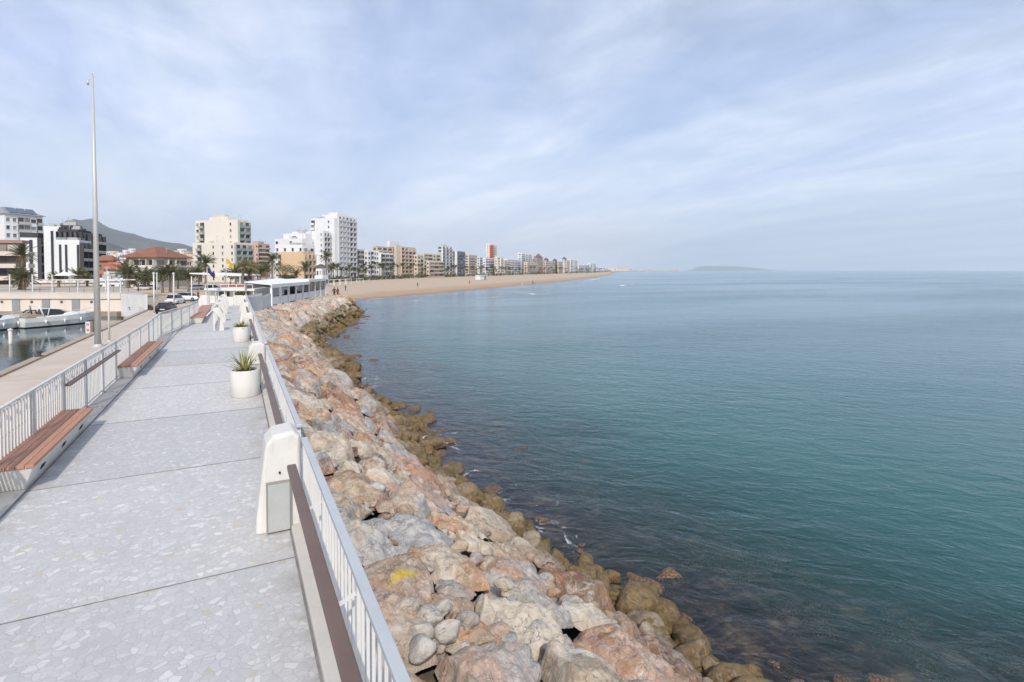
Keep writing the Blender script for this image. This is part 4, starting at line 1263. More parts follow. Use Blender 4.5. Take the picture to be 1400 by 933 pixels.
# ================================================================ beach restaurant on the point
TL = -1.0
e0, e1 = Vector((3.35, 64.0, TL)), Vector((12.2, 87.2, TL))
ed = (e1 - e0); EL = ed.length; ea = math.atan2(ed.y, ed.x)
white_fab = M('white_canvas', (.72, .72, .72), .8, .04, .6); white_tim = M('white_timber', (.70, .70, .69), .6, .05, 1)
clear = None
k = NT('clear_curtain')
g_ = k.n('ShaderNodeBsdfGlossy'); g_.inputs['Roughness'].default_value = .12; tr_ = k.n('ShaderNodeBsdfTransparent'); tr_.inputs[0].default_value = (.80, .84, .86, 1)
fr_ = k.n('ShaderNodeFresnel'); mx_ = k.n('ShaderNodeMixShader'); k.l(k.math('ADD', fr_.outputs[0], .12), mx_.inputs[0]); k.l(tr_.outputs[0], mx_.inputs[1]); k.l(g_.outputs[0], mx_.inputs[2]); k.l(mx_.outputs[0], k.out.inputs['Surface'])
clear = k.m
r = thing('restaurant_pavilion', 'white open-sided beach restaurant with sloping canvas roof on the rocky point', 'restaurant', e0, ea)
# local x along the sea front, local y inland (left)
a = MB(); a.hexa([(-.5, -.2, 2.30), (EL * .62, -.2, 2.30), (EL * .62, 4, 2.75), (-.5, 2.6, 2.6)], [(-.5, -.2, 2.37), (EL * .62, -.2, 2.37), (EL * .62, 4, 2.83), (-.5, 2.6, 2.68)]); a.obj('canvas_roof', white_fab, r)
a = MB(); a.box(EL * .60, EL + .1, -.15, 5.0, 2.42, 2.62); a.obj('flat_roof', white_tim, r)
a = MB(); a.box(EL * .60, EL + .1, -.19, -.15, 2.30, 2.66); a.box(-.5, EL * .60, -.25, -.2, 1.98, 2.38); a.obj('fascia', white_tim, r)
for q in range(9):
    u = EL * q / 8; a = MB(); a.box(u - .08, u + .08, -.14, .08, 0, 2.35); a.obj('post', white_tim, r)
a = MB()
a.box(0, EL, .0, .05, .86, .95); a.box(0, EL, .0, .05, .1, .16); a.obj('balustrade_rail', white_tim, r)
for q in range(8):
    u0, u1 = EL * q / 8 + .15, EL * (q + 1) / 8 - .15
    a = MB(); a.box(u0, u1, .015, .035, .17, .85); a.obj('balustrade_panel', M('pale_panel', (.70, .71, .71), .5, .06, 2), r)
for q in (5, 6, 7):
    u0, u1 = EL * q / 8 + .08, EL * (q + 1) / 8 - .08
    a = MB(); a.box(u0, u1, .02, .03, .97, 2.28); a.obj('clear_curtain', clear, r)
a = MB(); a.box(EL + .0, EL + .06, 0, 4.9, 0, 2.42); a.obj('end_wall', white_tim, r)
a = MB(); a.box(EL * .15, EL * .95, 3.9, 4.1, 0, 2.4); a.obj('back_wall', M('dim_interior_wall', (.22, .21, .20), .9), r)
# tables, chairs
tb = M('table_top_white', (.6, .6, .58), .5); chm = M('chair_dark', (.05, .045, .04), .6)
tproto = None
for i in range(12):
    u = EL * (.06 + .075 * i); v_ = 1.0 + 1.35 * (i % 3)
    q = e0 + Vector((math.cos(ea) * u - math.sin(ea) * v_, math.sin(ea) * u + math.cos(ea) * v_, 0))
    if tproto is None:
        tproto = thing('terrace_table', 'white restaurant table under the canvas roof', 'table', q, ea, 'restaurant tables')
        a = MB(); a.box(-.4, .4, -.4, .4, .70, .74); a.obj('table_top', tb, tproto)
        a = MB(); a.tube([(0, 0, 0), (0, 0, .7)], .05, 8); a.box(-.25, .25, -.25, .25, 0, .03); a.obj('pedestal', chm, tproto)
        cproto = thing('restaurant_chair', 'dark restaurant chair under the canvas roof', 'chair', q + Vector((.7, 0, 0)), ea, 'restaurant chairs')
        a = MB(); a.box(-.22, .22, -.22, .22, .43, .47); a.obj('seat', chm, cproto)
        a = MB(); a.box(-.22, .22, .18, .22, .48, .92); a.obj('backrest', chm, cproto)
        for sx_ in (-.2, .2):
            for sy_ in (-.2, .2): a = MB(); a.box(sx_ - .02, sx_ + .02, sy_ - .02, sy_ + .02, 0, .43); a.obj('leg', chm, cproto)
    else: dup(tproto, q, ea)
    for s_ in (-1, 1):
        if i == 0 and s_ == 1: continue
        dup(cproto, q + Vector((math.cos(ea) * .75 * s_, math.sin(ea) * .75 * s_, 0)), ea + math.pi / 2 * -s_)
# left service wing facing the walkway
w0 = atd(284.5, 64, TL); w1 = atd(349, 62, TL)
dv = w1 - w0; wa_ = math.atan2(dv.y, dv.x); WLn = dv.length
r = thing('restaurant_wing', 'low white restaurant wing with flat roof, dark serving hatch and orange timber front', 'restaurant', w0, wa_)
h1 = topz(394, 63) - TL
a = MB(); a.box(-.1, WLn + .3, -.5, 5, h1 - .30, h1 - .05); a.obj('flat_roof', white_tim, r)
a = MB(); a.box(0, WLn, .2, 4.8, 0, h1 - .31); a.obj('wall', whitewall, r)
a = MB(); a.box(WLn * .46, WLn * .98, -.1, .1, 0, h1 - 1.0); a.obj('timber_front', M('orange_timber', (.46, .22, .06), .7, .2, 3), r)
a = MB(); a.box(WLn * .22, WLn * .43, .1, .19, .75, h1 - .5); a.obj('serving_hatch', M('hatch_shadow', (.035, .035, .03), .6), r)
for q in range(6):
    a = MB(); a.box(-.05, .05, -.05, .05, 0, h1 - .31); a.obj('post', white_tim, r, (WLn * q / 5, -.3, 0))
a = MB()
for q in range(7): a.box(WLn * q / 6 - .03, WLn * q / 6 + .03, -.45, -.40, h1 - .05, h1 + .42)
a.box(0, WLn, -.45, -.40, h1 + .40, h1 + .46); a.obj('roof_rail', white_tim, r)
aw = M('red_awning', (.36, .07, .045), .8, .12, 1)
r = thing('red_awning', 'dark red awning stretched behind the white restaurant roof', 'awning', atd(300, 72, 0), wa_)
a = MB(); zA = topz(391.5, 72); zB = topz(387.5, 76); a.hexa([(0, 0, zA - .06), (4.3, 0, zA - .06), (4.3, 4, zB - .06), (0, 4, zB - .06)], [(0, 0, zA), (4.3, 0, zA), (4.3, 4, zB), (0, 4, zB)]); a.obj('canvas', aw, r)
for xx in (.1, 4.2):
    for yy in (.1, 3.9): a = MB(); a.box(xx - .05, xx + .05, yy - .05, yy + .05, TL, zA - .07); a.obj('post', white_tim, r)
# white slanting wall at the ramp end
q0 = atd(271.5, 55, 0); 
r = thing('white_boundary_wall', 'white sloping wall at the end of the harbour road beside the red-topped bench', 'wall', q0, wa_)
a = MB(); a.prism([(0, -2.6), (1.0, -2.6), (1.0, .35), (.25, .35), (-.1, -.2)], 0, .3, lambda p, q, c: (p, c, q)); a.obj('wall', whitewall, r)
# big white canvas marquee behind
r = thing('white_marquee', 'long white canvas marquee roof behind the orange timber front', 'marquee', atd(343, 78, TL), ea)
a = MB(); a.hexa([(-1, 1, 3.05), (13, 3, 3.05), (13, 9, 3.4), (-1, 8, 3.4)], [(-1, 1, 3.2), (13, 3, 3.2), (13, 9, 3.55), (-1, 8, 3.55)]); a.obj('canvas', white_fab, r)
for xx, yy in ((-.8, 1.2), (12.8, 3.3), (-.8, 7.8), (12.8, 8.7)): a = MB(); a.box(xx - .06, xx + .06, yy - .06, yy + .06, 0, 3.05); a.obj('post', white_tim, r)

# flags
def flag(px, yb, yt, depth, fcols, lab, zb):
    p = atd(px, depth, zb); H = topz(yt, depth) - zb
    r = thing('flagpole', lab, 'flagpole', p)
    a = MB(); a.tube([(0, 0, 0), (0, 0, H)], [.05, .035], 8); a.obj('pole', M('pole_pale', (.5, .46, .40), .6), r)
    fl = thing('flag', lab.replace('flagpole flying', 'hanging on its pole:'), 'flag', p + Vector((0, 0, H)))
    n = 12; vs, fs, mi = [], [], []
    for i in range(n + 1):
        u = i / n
        for j in range(5):
            v = j / 4
            x = .85 * u * .9; wob = .16 * math.sin(u * 7 + v * 1.5) * u
            vs.append(RT * (x + .06) + FW * wob + UP * (-.12 - v * .60 - .55 * u + .08 * math.sin(u * 6)))
    for i in range(n):
        for j in range(4): fs.append((i * 5 + j, (i + 1) * 5 + j, (i + 1) * 5 + j + 1, i * 5 + j + 1))
    me = bpy.data.meshes.new('flag_cloth'); me.from_pydata(vs, [], fs); me.materials.append(fcols); me.update()
    o = link('cloth', me, fl); s_ = o.modifiers.new('thick', 'SOLIDIFY'); s_.thickness = .008
flag(283.2, 410, 365, 61, M('flag_blue', (.030, .028, .12), .8, .2, 3), 'pale flagpole flying a dark blue flag above the restaurant wing', TL)
flag(309.3, 407, 352.5, 63, M('flag_yellow', (.52, .36, .03), .8, .3, 2), 'pale flagpole flying a yellow flag above the restaurant wing', TL)

# ================================================================ trees and palms
trunk_m = M('palm_trunk', (.19, .145, .10), .95, .3, 3, bump=.8, bscale=12)
bark = M('bark', (.12, .09, .065), .95, .3, 4, bump=.6, bscale=14)
palm_dark = foliage('palm_dark', (.045, .052, .024), (.135, .135, .062)); palm_pale = foliage('palm_pale', (.10, .10, .045), (.27, .24, .12)); palm_dry = foliage('palm_dry', (.10, .075, .04), (.22, .16, .08))


def crown_mesh(seed, nf, nl, L, droop, wid):
    rg = random.Random(seed); a = MB()
    for q in range(nf):
        az = 6.283 * q / nf + rg.uniform(-.2, .2); el = R_(rg.choice([80, 62, 45, 28, 10, -12]) + rg.uniform(-8, 8)); ln = L * rg.uniform(.8, 1.1)
        h_ = Vector((math.cos(az), math.sin(az), 0)); s_ = Vector((-h_.y, h_.x, 0)); p = h_ * .15; e_ = el; pts = []; K = 7
        for i in range(K):
            pts.append((p.copy(), e_)); p = p + (h_ * math.cos(e_) + UP * math.sin(e_)) * ln / (K - 1); e_ -= droop * (.5 + i / K)
        for i in range(K - 1):
            a.bar(pts[i][0], pts[i + 1][0], .05, .05)
        for i in range(nl):
            u = (i + .6) / nl * (K - 1); j = min(int(u), K - 2); f_ = u - j; c = pts[j][0].lerp(pts[j + 1][0], f_); e2 = pts[j][1]
            tdir = h_ * math.cos(e2) + UP * math.sin(e2); ll = L * .24 * math.sin(math.pi * min(.97, (.12 + .88 * (i + .5) / nl))) ** .7
            for sg_ in (-1, 1):
                tip = c + (s_ * sg_ * .78 + tdir * .55 - UP * rg.uniform(.15, .5)).normalized() * ll * rg.uniform(.85, 1.1)
                a.add([c - tdir * wid, c + tdir * wid, tip], [(0, 1, 2)])
    return a
CR = {}
for i, (nm, mt) in enumerate((('a', palm_dark), ('b', palm_dark), ('c', palm_pale))):
    CR[nm] = crown_mesh(11 + i, 30, 15, 2.6, .17, .062).mesh('palm_crown', mt)
CR['s'] = crown_mesh(31, 20, 8, 2.4, .2, .16).mesh('palm_crown_far', palm_dark)
DRY = {}
def skirt(seed):
    rg = random.Random(seed); a = MB()
    for q in range(22):
        az = rg.uniform(0, 6.28); h_ = Vector((math.cos(az), math.sin(az), 0)); a.bar(h_ * .16, h_ * rg.uniform(.5, 1.0) - UP * rg.uniform(.5, 1.3), .09, .02)
    return a.mesh('dry_skirt', palm_dry)
SK = skirt(3)


def palm(p, H, kind, lab, grp, sc=1., lean=(0, 0), simple=False):
    r = thing('palm_tree', lab, 'palm tree', p, random.uniform(0, 6.28), grp)
    a = MB(); n = 4 if simple else 9; pts = [(lean[0] * (i / n) ** 2, lean[1] * (i / n) ** 2, H * i / n) for i in range(n + 1)]
    rad = [(.30 - .10 * min(1, i / n * 2.5)) * (1 + .08 * (i % 2)) * sc ** .5 for i in range(n + 1)]
    a.tube(pts, rad, 7 if simple else 10); a.obj('trunk', trunk_m, r)
    o = link('crown', CR[kind], r, (lean[0], lean[1], H)); o.scale = (sc * .88,) * 3
    if not simple:
        o = link('dry_fronds', SK, r, (lean[0], lean[1], H)); o.scale = (sc,) * 3
    return r


def palm_px(px, yb, yt, depth, kind, lab, grp, zb=ROAD, sc=1., lean=(0, 0)):
    """yt is the image row of the crown's centre"""
    p = atd(px, depth, zb); return palm(p, topz(yt, depth) - zb, kind, lab, grp, sc, lean)
gT = 'palms on the harbour terrace'; gL = 'palms behind the harbour road'
palm_px(31, 402, 349, 98, 'a', 'tall palm in front of the brown building with pale balconies', gT, TZ, 1.15)
palm_px(32.5, 402, 381, 93, 'b', 'lower bushy palm on the terrace behind the boats', gT, TZ, 1.2)
palm_px(26.5, 402, 384, 95, 'a', 'second lower palm at the left, half hidden by its neighbour', gT, TZ, 1.0)
palm_px(80, 402, 380, 112, 'b', 'small palm behind the white pergola, left of the mast', gT, TZ, .9)
palm_px(106, 402, 377, 112, 'a', 'dark palm before the black and white apartment block', gT, TZ, 1.05)
palm_px(119, 402, 381, 116, 'c', 'yellowish small palm beside the tall mast', gT, TZ, .8)
palm_px(175.5, 404, 375.5, 105, 'b', 'broad dark palm in front of the hip-roofed building, left', gL, TZ, 1.5)
palm_px(197.5, 405, 378, 112, 'a', 'palm with pale drooping crown left of the centre of the hip-roofed building', gL, TZ, 1.3)
palm_px(202.5, 403, 379, 116, 'c', 'slim yellowish palm just right of its darker twin', gL, TZ, 1.0)
palm_px(222, 402, 375, 132, 'a', 'dark palm under the hip-roofed building balconies', gL, ROAD, 1.3)
palm_px(232.5, 400, 373, 134, 'b', 'dense dark palm right of the hip-roofed building centre', gL, ROAD, 1.4)
palm_px(257.5, 399, 379, 136, 'a', 'small palm between the hip-roofed building and the cream tower', gL, ROAD, 1.1)
palm_px(281, 399, 360, 145, 'a', 'tall dark palm in front of the cream tower by the blue flag', gL, ROAD, 1.5)
palm_px(272, 395, 375, 160, 'b', 'low dark palm at the foot of the cream tower', gL, ROAD, 1.5)
palm_px(322, 399, 372, 130, 'b', 'bushy palm right of the yellow flag', gL, ROAD, 1.1)
palm_px(330, 402, 364.5, 72, 'c', 'slender pale-crowned palm rising from the restaurant roof', gL, TL, .62, (.3, .2))
palm_px(335, 402, 372, 74, 'c', 'leaning pale palm trunk beside the slender palm', gL, TL, .5, (-.5, .4))
palm_px(345.5, 400, 366, 120, 'c', 'bare greyish palm behind the white marquee', gL, ROAD, .9)
palm_px(356, 398, 371, 150, 'a', 'dark palm under the pink tower', gL, ROAD, 1.2)
palm_px(372.3, 395, 355, 150, 'a', 'tall isolated palm left of the orange building', gL, ROAD, 1.15)
palm_px(364, 395, 367, 175, 'b', 'medium palm left of the tall isolated palm', gL, ROAD, 1.3)
palm_px(405, 388, 375, 170, 'b', 'short palm before the orange building', gL, ROAD, 1.0)
palm_px(417, 388, 366, 185, 'a', 'taller palm at the right corner of the orange building', gL, ROAD, 1.3)
palm_px(446, 384, 351, 230, 'a', 'tall palm against the white tower', gL, ROAD, 1.5)


def bush_tree(p, H, R, mt, lab, grp, seed, n=1500):
    rg = random.Random(seed); r = thing('broadleaf_tree', lab, 'tree', p, 0, grp)
    a = MB(); a.tube([(0, 0, 0), (.1, 0, H * .35), (.05, .1, H * .6)], [.22, .16, .08], 8)
    cl = []
    for q in range(9):
        az = rg.uniform(0, 6.28); rr = R * rg.uniform(.25, .7); c = (math.cos(az) * rr, math.sin(az) * rr, H * rg.uniform(.5, .85)); cl.append(c); a.tube([(.05, 0, H * .35), c], [.09, .03], 5)
    a.obj('trunk', bark, r)
    b_ = MB()
    for c in cl + [(0, 0, H * .82)]: leaf_cloud(b_, c, R * .48, R * .48, H * .20, n // 10, .12, .30, rg)
    b_.obj('crown', mt, r); return r
tr_list = [(78, 392, 126, 4.6, 2.6, fol_olive, 'pale olive tree behind the pergola, left'), (120, 392, 128, 5, 2.4, fol_olive, 'olive-brown tree at the foot of the black and white block'),
           (162, 392, 138, 5.5, 3.2, fol_green, 'dark tree before the small red roofs'), (188, 394, 122, 5.2, 2.8, fol_olive, 'olive tree between two palms on the terrace'),
           (212, 396, 150, 6, 3.4, fol_green, 'dark tree below the hip-roofed building'), (243, 396, 160, 7, 4.2, fol_green, 'broad dark tree right of the hip-roofed building'),
           (262, 396, 185, 7, 4, fol_green, 'dark tree at the left foot of the cream tower'), (315, 392, 200, 6, 4, fol_green, 'dark tree at the foot of the cream tower, centre'),
           (338, 392, 178, 8.5, 4.2, fol_olive, 'bare greyish olive tree right of the cream tower'), (352, 392, 190, 9, 4, fol_olive, 'tall olive tree under the pink tower'),
           (386, 389, 205, 8.3, 6, fol_olive, 'wide flat-topped olive tree before the orange building'), (396, 389, 190, 4, 3, fol_green, 'low dark tree before the orange building')]
for i, (px, yb, d, H, R, mt, lab) in enumerate(tr_list):
    bush_tree(atd(px, d, ROAD), H, R, mt, lab, 'trees along the town front', 40 + i)

# beach promenade palms, small in the picture
rg = random.Random(77)
bkx = [(430, 225), (487, 285), (545, 352), (600, 430), (680, 560), (740, 780), (800, 1180), (825, 1600)]
lastp = None
n_bp = 0
for px in np.concatenate([np.arange(452, 600, 5.5), np.arange(600, 740, 3.4), np.arange(740, 826, 2.6)]):
    px = px + rg.uniform(-2, 2); d = lerp_tab(bkx, px) * rg.uniform(.97, 1.05)
    H = rg.uniform(5, 9.5) * (1 + max(0, d - 600) / 3500)
    where = 'in front of the white tower' if px < 490 else 'in front of the brown hotel' if px < 570 else 'in front of the green glass tower' if px < 640 else 'below the red-striped tower' if px < 690 else 'before the domed blocks' if px < 775 else 'at the far end of the beach'
    palm(atd(px, d, ROAD), H, 's', f'{"taller" if H > 7.4 else "shorter"} beachfront palm {where}', 'palms along the beach promenade', rg.uniform(1.0, 1.5) * (1 + max(0, d - 600) / 2500), (0, 0), True); n_bp += 1
b_ = MB()
for px in np.arange(440, 836, 1.15):
    d = lerp_tab(bkx + [(836, 2200)], px) * rg.uniform(.985, 1.02); c = atd(px, d, ROAD + rg.uniform(.3, 1.6) * (1 + d / 1500)); s_ = .9 + d / 420
    leaf_cloud(b_, c, s_ * 1.2, s_ * 1.2, s_ * .8, 14, .25 * s_ ** .8, .6 * s_ ** .8, rg)
tag(b_.obj('hedge', fol_green), 'dark hedging and shrubs running along the back of the beach', 'hedge', kind='stuff')
# ================================================================ buildings
TH = R_(44)
def wall_mat(name, c): return M('render_' + name, c, .85, .05, .08, dirt=(tuple(x * .72 for x in c), .35))
glass_w = M('window_glass', (.035, .04, .048), .2, .3, .3, spec=.5)
shade_in = M('painted_recess', (.060, .058, .058), .5, .3, .2)  # loggia shade put into the colour of flat panels
k = NT('painted_recess_varied')
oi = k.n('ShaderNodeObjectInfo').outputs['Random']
k.bsdf(k.ramp(oi, [(.0, (.03, .03, .032)), (.55, (.075, .072, .07)), (.72, (.16, .15, .135)), (.9, (.36, .34, .30)), (1, (.46, .44, .40))]), .4, spec=.4); shade_in = k.m  # flat door panels: shaded interior painted dark, paler ones are blinds
k = NT('window_glass_varied'); oi = k.n('ShaderNodeObjectInfo').outputs['Random']
k.bsdf(k.ramp(oi, [(.0, (.025, .03, .035)), (.6, (.06, .065, .07)), (.78, (.22, .21, .19)), (1, (.45, .43, .39))]), .25, spec=.5); glass_v = k.m
haze_far = M('hazed_window', (.25, .255, .27), .5, .3, .2)  # lighter than the nearer panels, distance haze put into the colour
rooft = M('roof_tile', (.235, .105, .068), .85, .18, .4, bump=.3, bscale=6)
solar = M('solar_panel', (.10, .13, .18), .15, .15, .3, spec=.7)
WMESH = {}


class Bld:
    def __init__(s, name, lab, depth, zb=ROAD - 1.0, grp=None, th=TH, cat='building', floor=3.0):
        s.th = th; s.a = Vector((-math.cos(th), math.sin(th), 0)); s.b = Vector((math.sin(th), math.cos(th), 0))
        s.depth = depth; s.zb = zb; s.fl = floor; s.root = None; s.args = (name, lab, cat, grp); s.far = depth > 560

    def block(s, x0, xc, x2, ytop, wmat, fa='', fb='', dz=0, balc=None, ddepth=0, skip=1, wall_name='wall', blen=None, ybot=None, bal_out=1.1, solid=True):
        d = s.depth + ddepth; P = atd(xc, d, 0)
        def solve(px, v):
            kk = (px - 700) / FPX; pr, pf = P.dot(RT), P.dot(FW)
            return (kk * pf - pr) / (v.dot(RT) - kk * v.dot(FW))
        la, lb = solve(x0, s.a), solve(x2, s.b)
        la = min(max(la, 2), 90); lb = min(max(lb, 2), 120)
        if blen: lb = blen
        z1 = topz(ytop, d)
        z0 = s.zb if ybot is None else topz(ybot, d)
        if s.root is None:
            s.root = thing(s.args[0], s.args[1], s.args[2], (P.x, P.y, s.zb), s.th * -1, s.args[3]); s.P = P
        # local frame: x = -a (towards the corner's right), y = b direction
        off = s.root.matrix_basis.inverted() if False else None
        c, sn = math.cos(s.th), math.sin(s.th)
        dx, dy = P.x - s.P.x, P.y - s.P.y
        ox, oy = dx * c - dy * sn, dx * sn + dy * c      # rotate by +th
        h0, h1 = z0 - s.zb, z1 - s.zb
        m = MB(); m.box(ox - la, ox, oy, oy + lb, h0, h1)
        m.box(ox - la - .0, ox - la + .25, oy, oy + lb, h1, h1 + .7); m.box(ox - .25, ox, oy, oy + lb, h1, h1 + .7)
        m.box(ox - la + .25, ox - .25, oy, oy + .25, h1, h1 + .7); m.box(ox - la + .25, ox - .25, oy + lb - .25, oy + lb, h1, h1 + .7)
        m.obj(wall_name, wmat, s.root)
        if not s.far and la > 4 and lb > 4:
            rc = random.Random(int(xc * 10)); cl = MB()
            for _ in range(4):
                u, v = rc.uniform(.15, .8) * la, rc.uniform(.15, .8) * lb; w1, w2, hh = rc.uniform(.5, 1.6), rc.uniform(.5, 1.4), rc.uniform(.9, 2.0)
                cl.box(ox - u - w1, ox - u + w1, oy + v - w2, oy + v + w2, h1 + .004, h1 + hh)
            for _ in range(3):
                u, v = rc.uniform(.1, .9) * la, rc.uniform(.1, .9) * lb; hh = rc.uniform(2, 4.2)
                cl.box(ox - u - .05, ox - u + .05, oy + v - .05, oy + v + .05, h1, h1 + hh); cl.box(ox - u - .6, ox - u + .6, oy + v - .03, oy + v + .03, h1 + hh - .3, h1 + hh - .22)
            cl.obj('roof_plant', gry, s.root)
        bm_ = balc or wmat
        nf = max(1, int((z1 - max(z0, ROAD)) / s.fl))
        for face, pat, ln in (('a', fa, la), ('b', fb, lb)):
            if not pat: continue
            nb = len(pat); w_ = ln / nb
            for i, ch in enumerate(pat):
                if ch == '.': continue
                if face == 'a': cx, cy, rz = ox - la + (i + .5) * w_, oy, 0
                else: cx, cy, rz = ox, oy + (i + .5) * w_, math.pi / 2
                if ch == 's':
                    g = MB(); g.box(-w_ * .42, w_ * .42, -.06, .02, h1 - (z1 - ROAD) * .98, h1 - .8)
                    o = g.obj('window_strip', glass_w, s.root, (cx, cy, 0)); o.rotation_euler.z = rz; continue
                if ch in 'rRt':
                    g = MB(); g.box(-w_ * .5, w_ * .5, -.25, .02, .5, h1 - .3)
                    o = g.obj('coloured_panel', s.accent, s.root, (cx, cy, 0)); o.rotation_euler.z = rz; continue
                for f in range(0, nf):
                    zf = h1 - (f + 1) * s.fl
                    if zf + s.zb < ROAD - .3: break
                    key = (ch, round(w_, 2), bm_.name, s.far)
                    if ch in 'wWv':
                        if key not in WMESH:
                            g = MB(); ww = {'w': .24, 'W': .40, 'v': .15}[ch] * w_; g.box(-ww, ww, -.05, .03, .85, 2.25)
                            f2 = MB(); f2.box(-ww - .12, ww + .12, -.16, .03, .70, .85); f2.box(-ww - .12, ww + .12, -.20, .03, 2.25, 2.40)
                            WMESH[key] = (g.mesh('window', glass_v), f2.mesh('sill', wmat))
                        o = link('window', WMESH[key][0], s.root, (cx, cy, zf)); o.rotation_euler.z = rz
                        o2 = link('sill', WMESH[key][1], o)
                    elif ch in 'bBoO':
                        if key not in WMESH:
                            g = MB(); g.box(-w_ * .44, w_ * .44, -.06, .03, .12, 2.6)
                            f2 = MB(); oo = bal_out
                            f2.box(-w_ * .5, w_ * .5, -oo, .02, -.1, .10)
                            if ch in 'bB': f2.box(-w_ * .5, w_ * .5, -oo, -oo + .12, .10, .95)
                            if ch in 'BO': f2.box(w_ * .44, w_ * .5, -oo, .02, .10, 2.9); f2.box(-w_ * .5, -w_ * .44, -oo, .02, .10, 2.9)
                            g2 = None
                            if ch in 'oO': g2 = MB(); g2.box(-w_ * .5, w_ * .5, -oo, -oo + .05, .10, 1.0)
                            WMESH[key] = (g.mesh('window', haze_far if s.far else shade_in), f2.mesh('balcony', bm_), g2.mesh('glass_guard', M('guard_glass', (.22, .26, .27), .2, .1, 1, spec=.6)) if g2 else None)
                        o = link('window', WMESH[key][0], s.root, (cx, cy, zf)); o.rotation_euler.z = rz
                        o = link('balcony', WMESH[key][1], s.root, (cx, cy, zf)); o.rotation_euler.z = rz
                        if WMESH[key][2]: link('glass_guard', WMESH[key][2], o)
        return dict(ox=ox, oy=oy, la=la, lb=lb, h1=h1)

    def roofbox(s, q, u0, u1, v0, v1, h, mat, name='roof_room'):
        m = MB(); m.box(q['ox'] - q['la'] * (1 - u0), q['ox'] - q['la'] * (1 - u1), q['oy'] + q['lb'] * v0, q['oy'] + q['lb'] * v1, q['h1'] + .02, q['h1'] + h)
        return m.obj(name, mat, s.root)

    def hip(s, q, h, mat, over=.8, ridge=.3, name='roof'):
        x0, x1, y0, y1 = q['ox'] - q['la'] - over, q['ox'] + over, q['oy'] - over, q['oy'] + q['lb'] + over; z = q['h1'] + .72; m = MB()
        kx, ky = (x1 - x0) * (.5 - ridge / 2), (y1 - y0) * (.5 - ridge / 2)
        if x1 - x0 < y1 - y0: kx = (x1 - x0) * .5 - .1
        else: ky = (y1 - y0) * .5 - .1
        m.hexa([(x0, y0, z), (x1, y0, z), (x1, y1, z), (x0, y1, z)], [(x0 + kx, y0 + ky, z + h), (x1 - kx, y0 + ky, z + h), (x1 - kx, y1 - ky, z + h), (x0 + kx, y1 - ky, z + h)])
        m.box(x0, x1, y0, y1, z - .2, z - .002); return m.obj(name, mat, s.root)


wht = wall_mat('white', (.66, .67, .68)); crm = wall_mat('cream', (.65, .61, .54)); gry = wall_mat('grey', (.40, .40, .40)); pnk = wall_mat('pink', (.50, .34, .27)); org = wall_mat('orange', (.58, .42, .27))
bge = wall_mat('beige', (.56, .49, .40)); brn = wall_mat('brown', (.48, .38, .29)); brd = wall_mat('brown_red', (.17, .105, .08)); drk = wall_mat('charcoal', (.05, .05, .055)); ylw = wall_mat('pale_yellow', (.60, .55, .38)); grn = wall_mat('pale_green', (.44, .50, .48)); sln = wall_mat('slate', (.17, .19, .23))
gB = None
b = Bld('apartment_block', 'tall grey-white apartment block with sloping solar-panelled roof at the left edge', 205, th=R_(50))
q = b.block(-34, 8, 60, 295, wht, '..w.', 'wwbbWb', balc=gry)
m = MB(); x0, x1, y0, y1, z = q['ox'] - q['la'] - .6, q['ox'] + .9, q['oy'] - .6, q['oy'] + q['lb'] + 1, q['h1'] + .72
m.hexa([(x0, y0, z), (x1, y0, z), (x1, y1, z), (x0, y1, z)], [(x0 + 3.6, y0 + 2, z + 2.9), (x1 - 4.2, y0 + 2, z + 2.9), (x1 - 4.2, y1 - 5, z + 2.2), (x0 + 3.6, y1 - 5, z + 2.2)]); m.obj('roof', M('zinc_roof', (.24, .26, .29), .5, .1, .3), b.root)
m = MB()
for i in range(3):
    yl = y1 - y0; u0, u1 = y0 + yl * (.16 + .22 * i), y0 + yl * (.35 + .22 * i); m.hexa([(x1 - .75, u0, z + .62), (x1 - .75, u1, z + .62), (x1 - 3.6, u1, z + 2.62 - .06 * i), (x1 - 3.6, u0, z + 2.62 - .06 * i)], [(x1 - .75, u0, z + .74), (x1 - .75, u1, z + .74), (x1 - 3.6, u1, z + 2.76 - .06 * i), (x1 - 3.6, u0, z + 2.76 - .06 * i)])
m.obj('solar_array', solar, b.root)
b = Bld('apartment_block', 'low brown apartment block with long pale balconies at the left edge', 132, th=R_(8))
q = b.block(-40, 27, 36, 333, brd, 'bbbb', 'b', balc=wall_mat('pale_band', (.56, .50, .44)), bal_out=1.8)
b.roofbox(q, -.05, 1.08, -.1, 1.02, .8, wall_mat('roof_band', (.30, .20, .17)), 'roof')
b = Bld('apartment_block', 'small white and black apartment block between the grey tower and the striped block', 172, th=R_(12))
q = b.block(29, 52, 61, 325, wht, '..s.', 'OO', balc=drk); b.roofbox(q, .0, 1.06, -.05, 1, 1.5, drk, 'roof')
b = Bld('apartment_block', 'modern white apartment block with black vertical window strips and dark balconies, left of the mast', 168, th=R_(10))
q = b.block(61, 84, 90, 313, wht, '..s..', '', ddepth=6, blen=14); b.roofbox(q, .1, .95, .1, .9, .5, bge, 'roof')
q = b.block(77, 109.5, 128.5, 331.5, wht, '.s.s...s', 'OOO', balc=drk, wall_name='front_wall')
q2 = b.block(80, 108, 126, 317, drk, 'OOOO', 'OOO', balc=drk, ddepth=4, wall_name='upper_wall', ybot=331)
q2 = b.block(84, 106, 114, 311.5, drk, 'OOO', 'O', balc=drk, ddepth=7, wall_name='penthouse_wall', ybot=318)
q2 = b.block(112, 128.5, 141, 322, drk, 'OO', 'OO', balc=drk, ddepth=8, wall_name='rear_wall')
b = Bld('tiled_building', 'broad beige building with a large red-brown hipped tile roof', 178, th=R_(30))
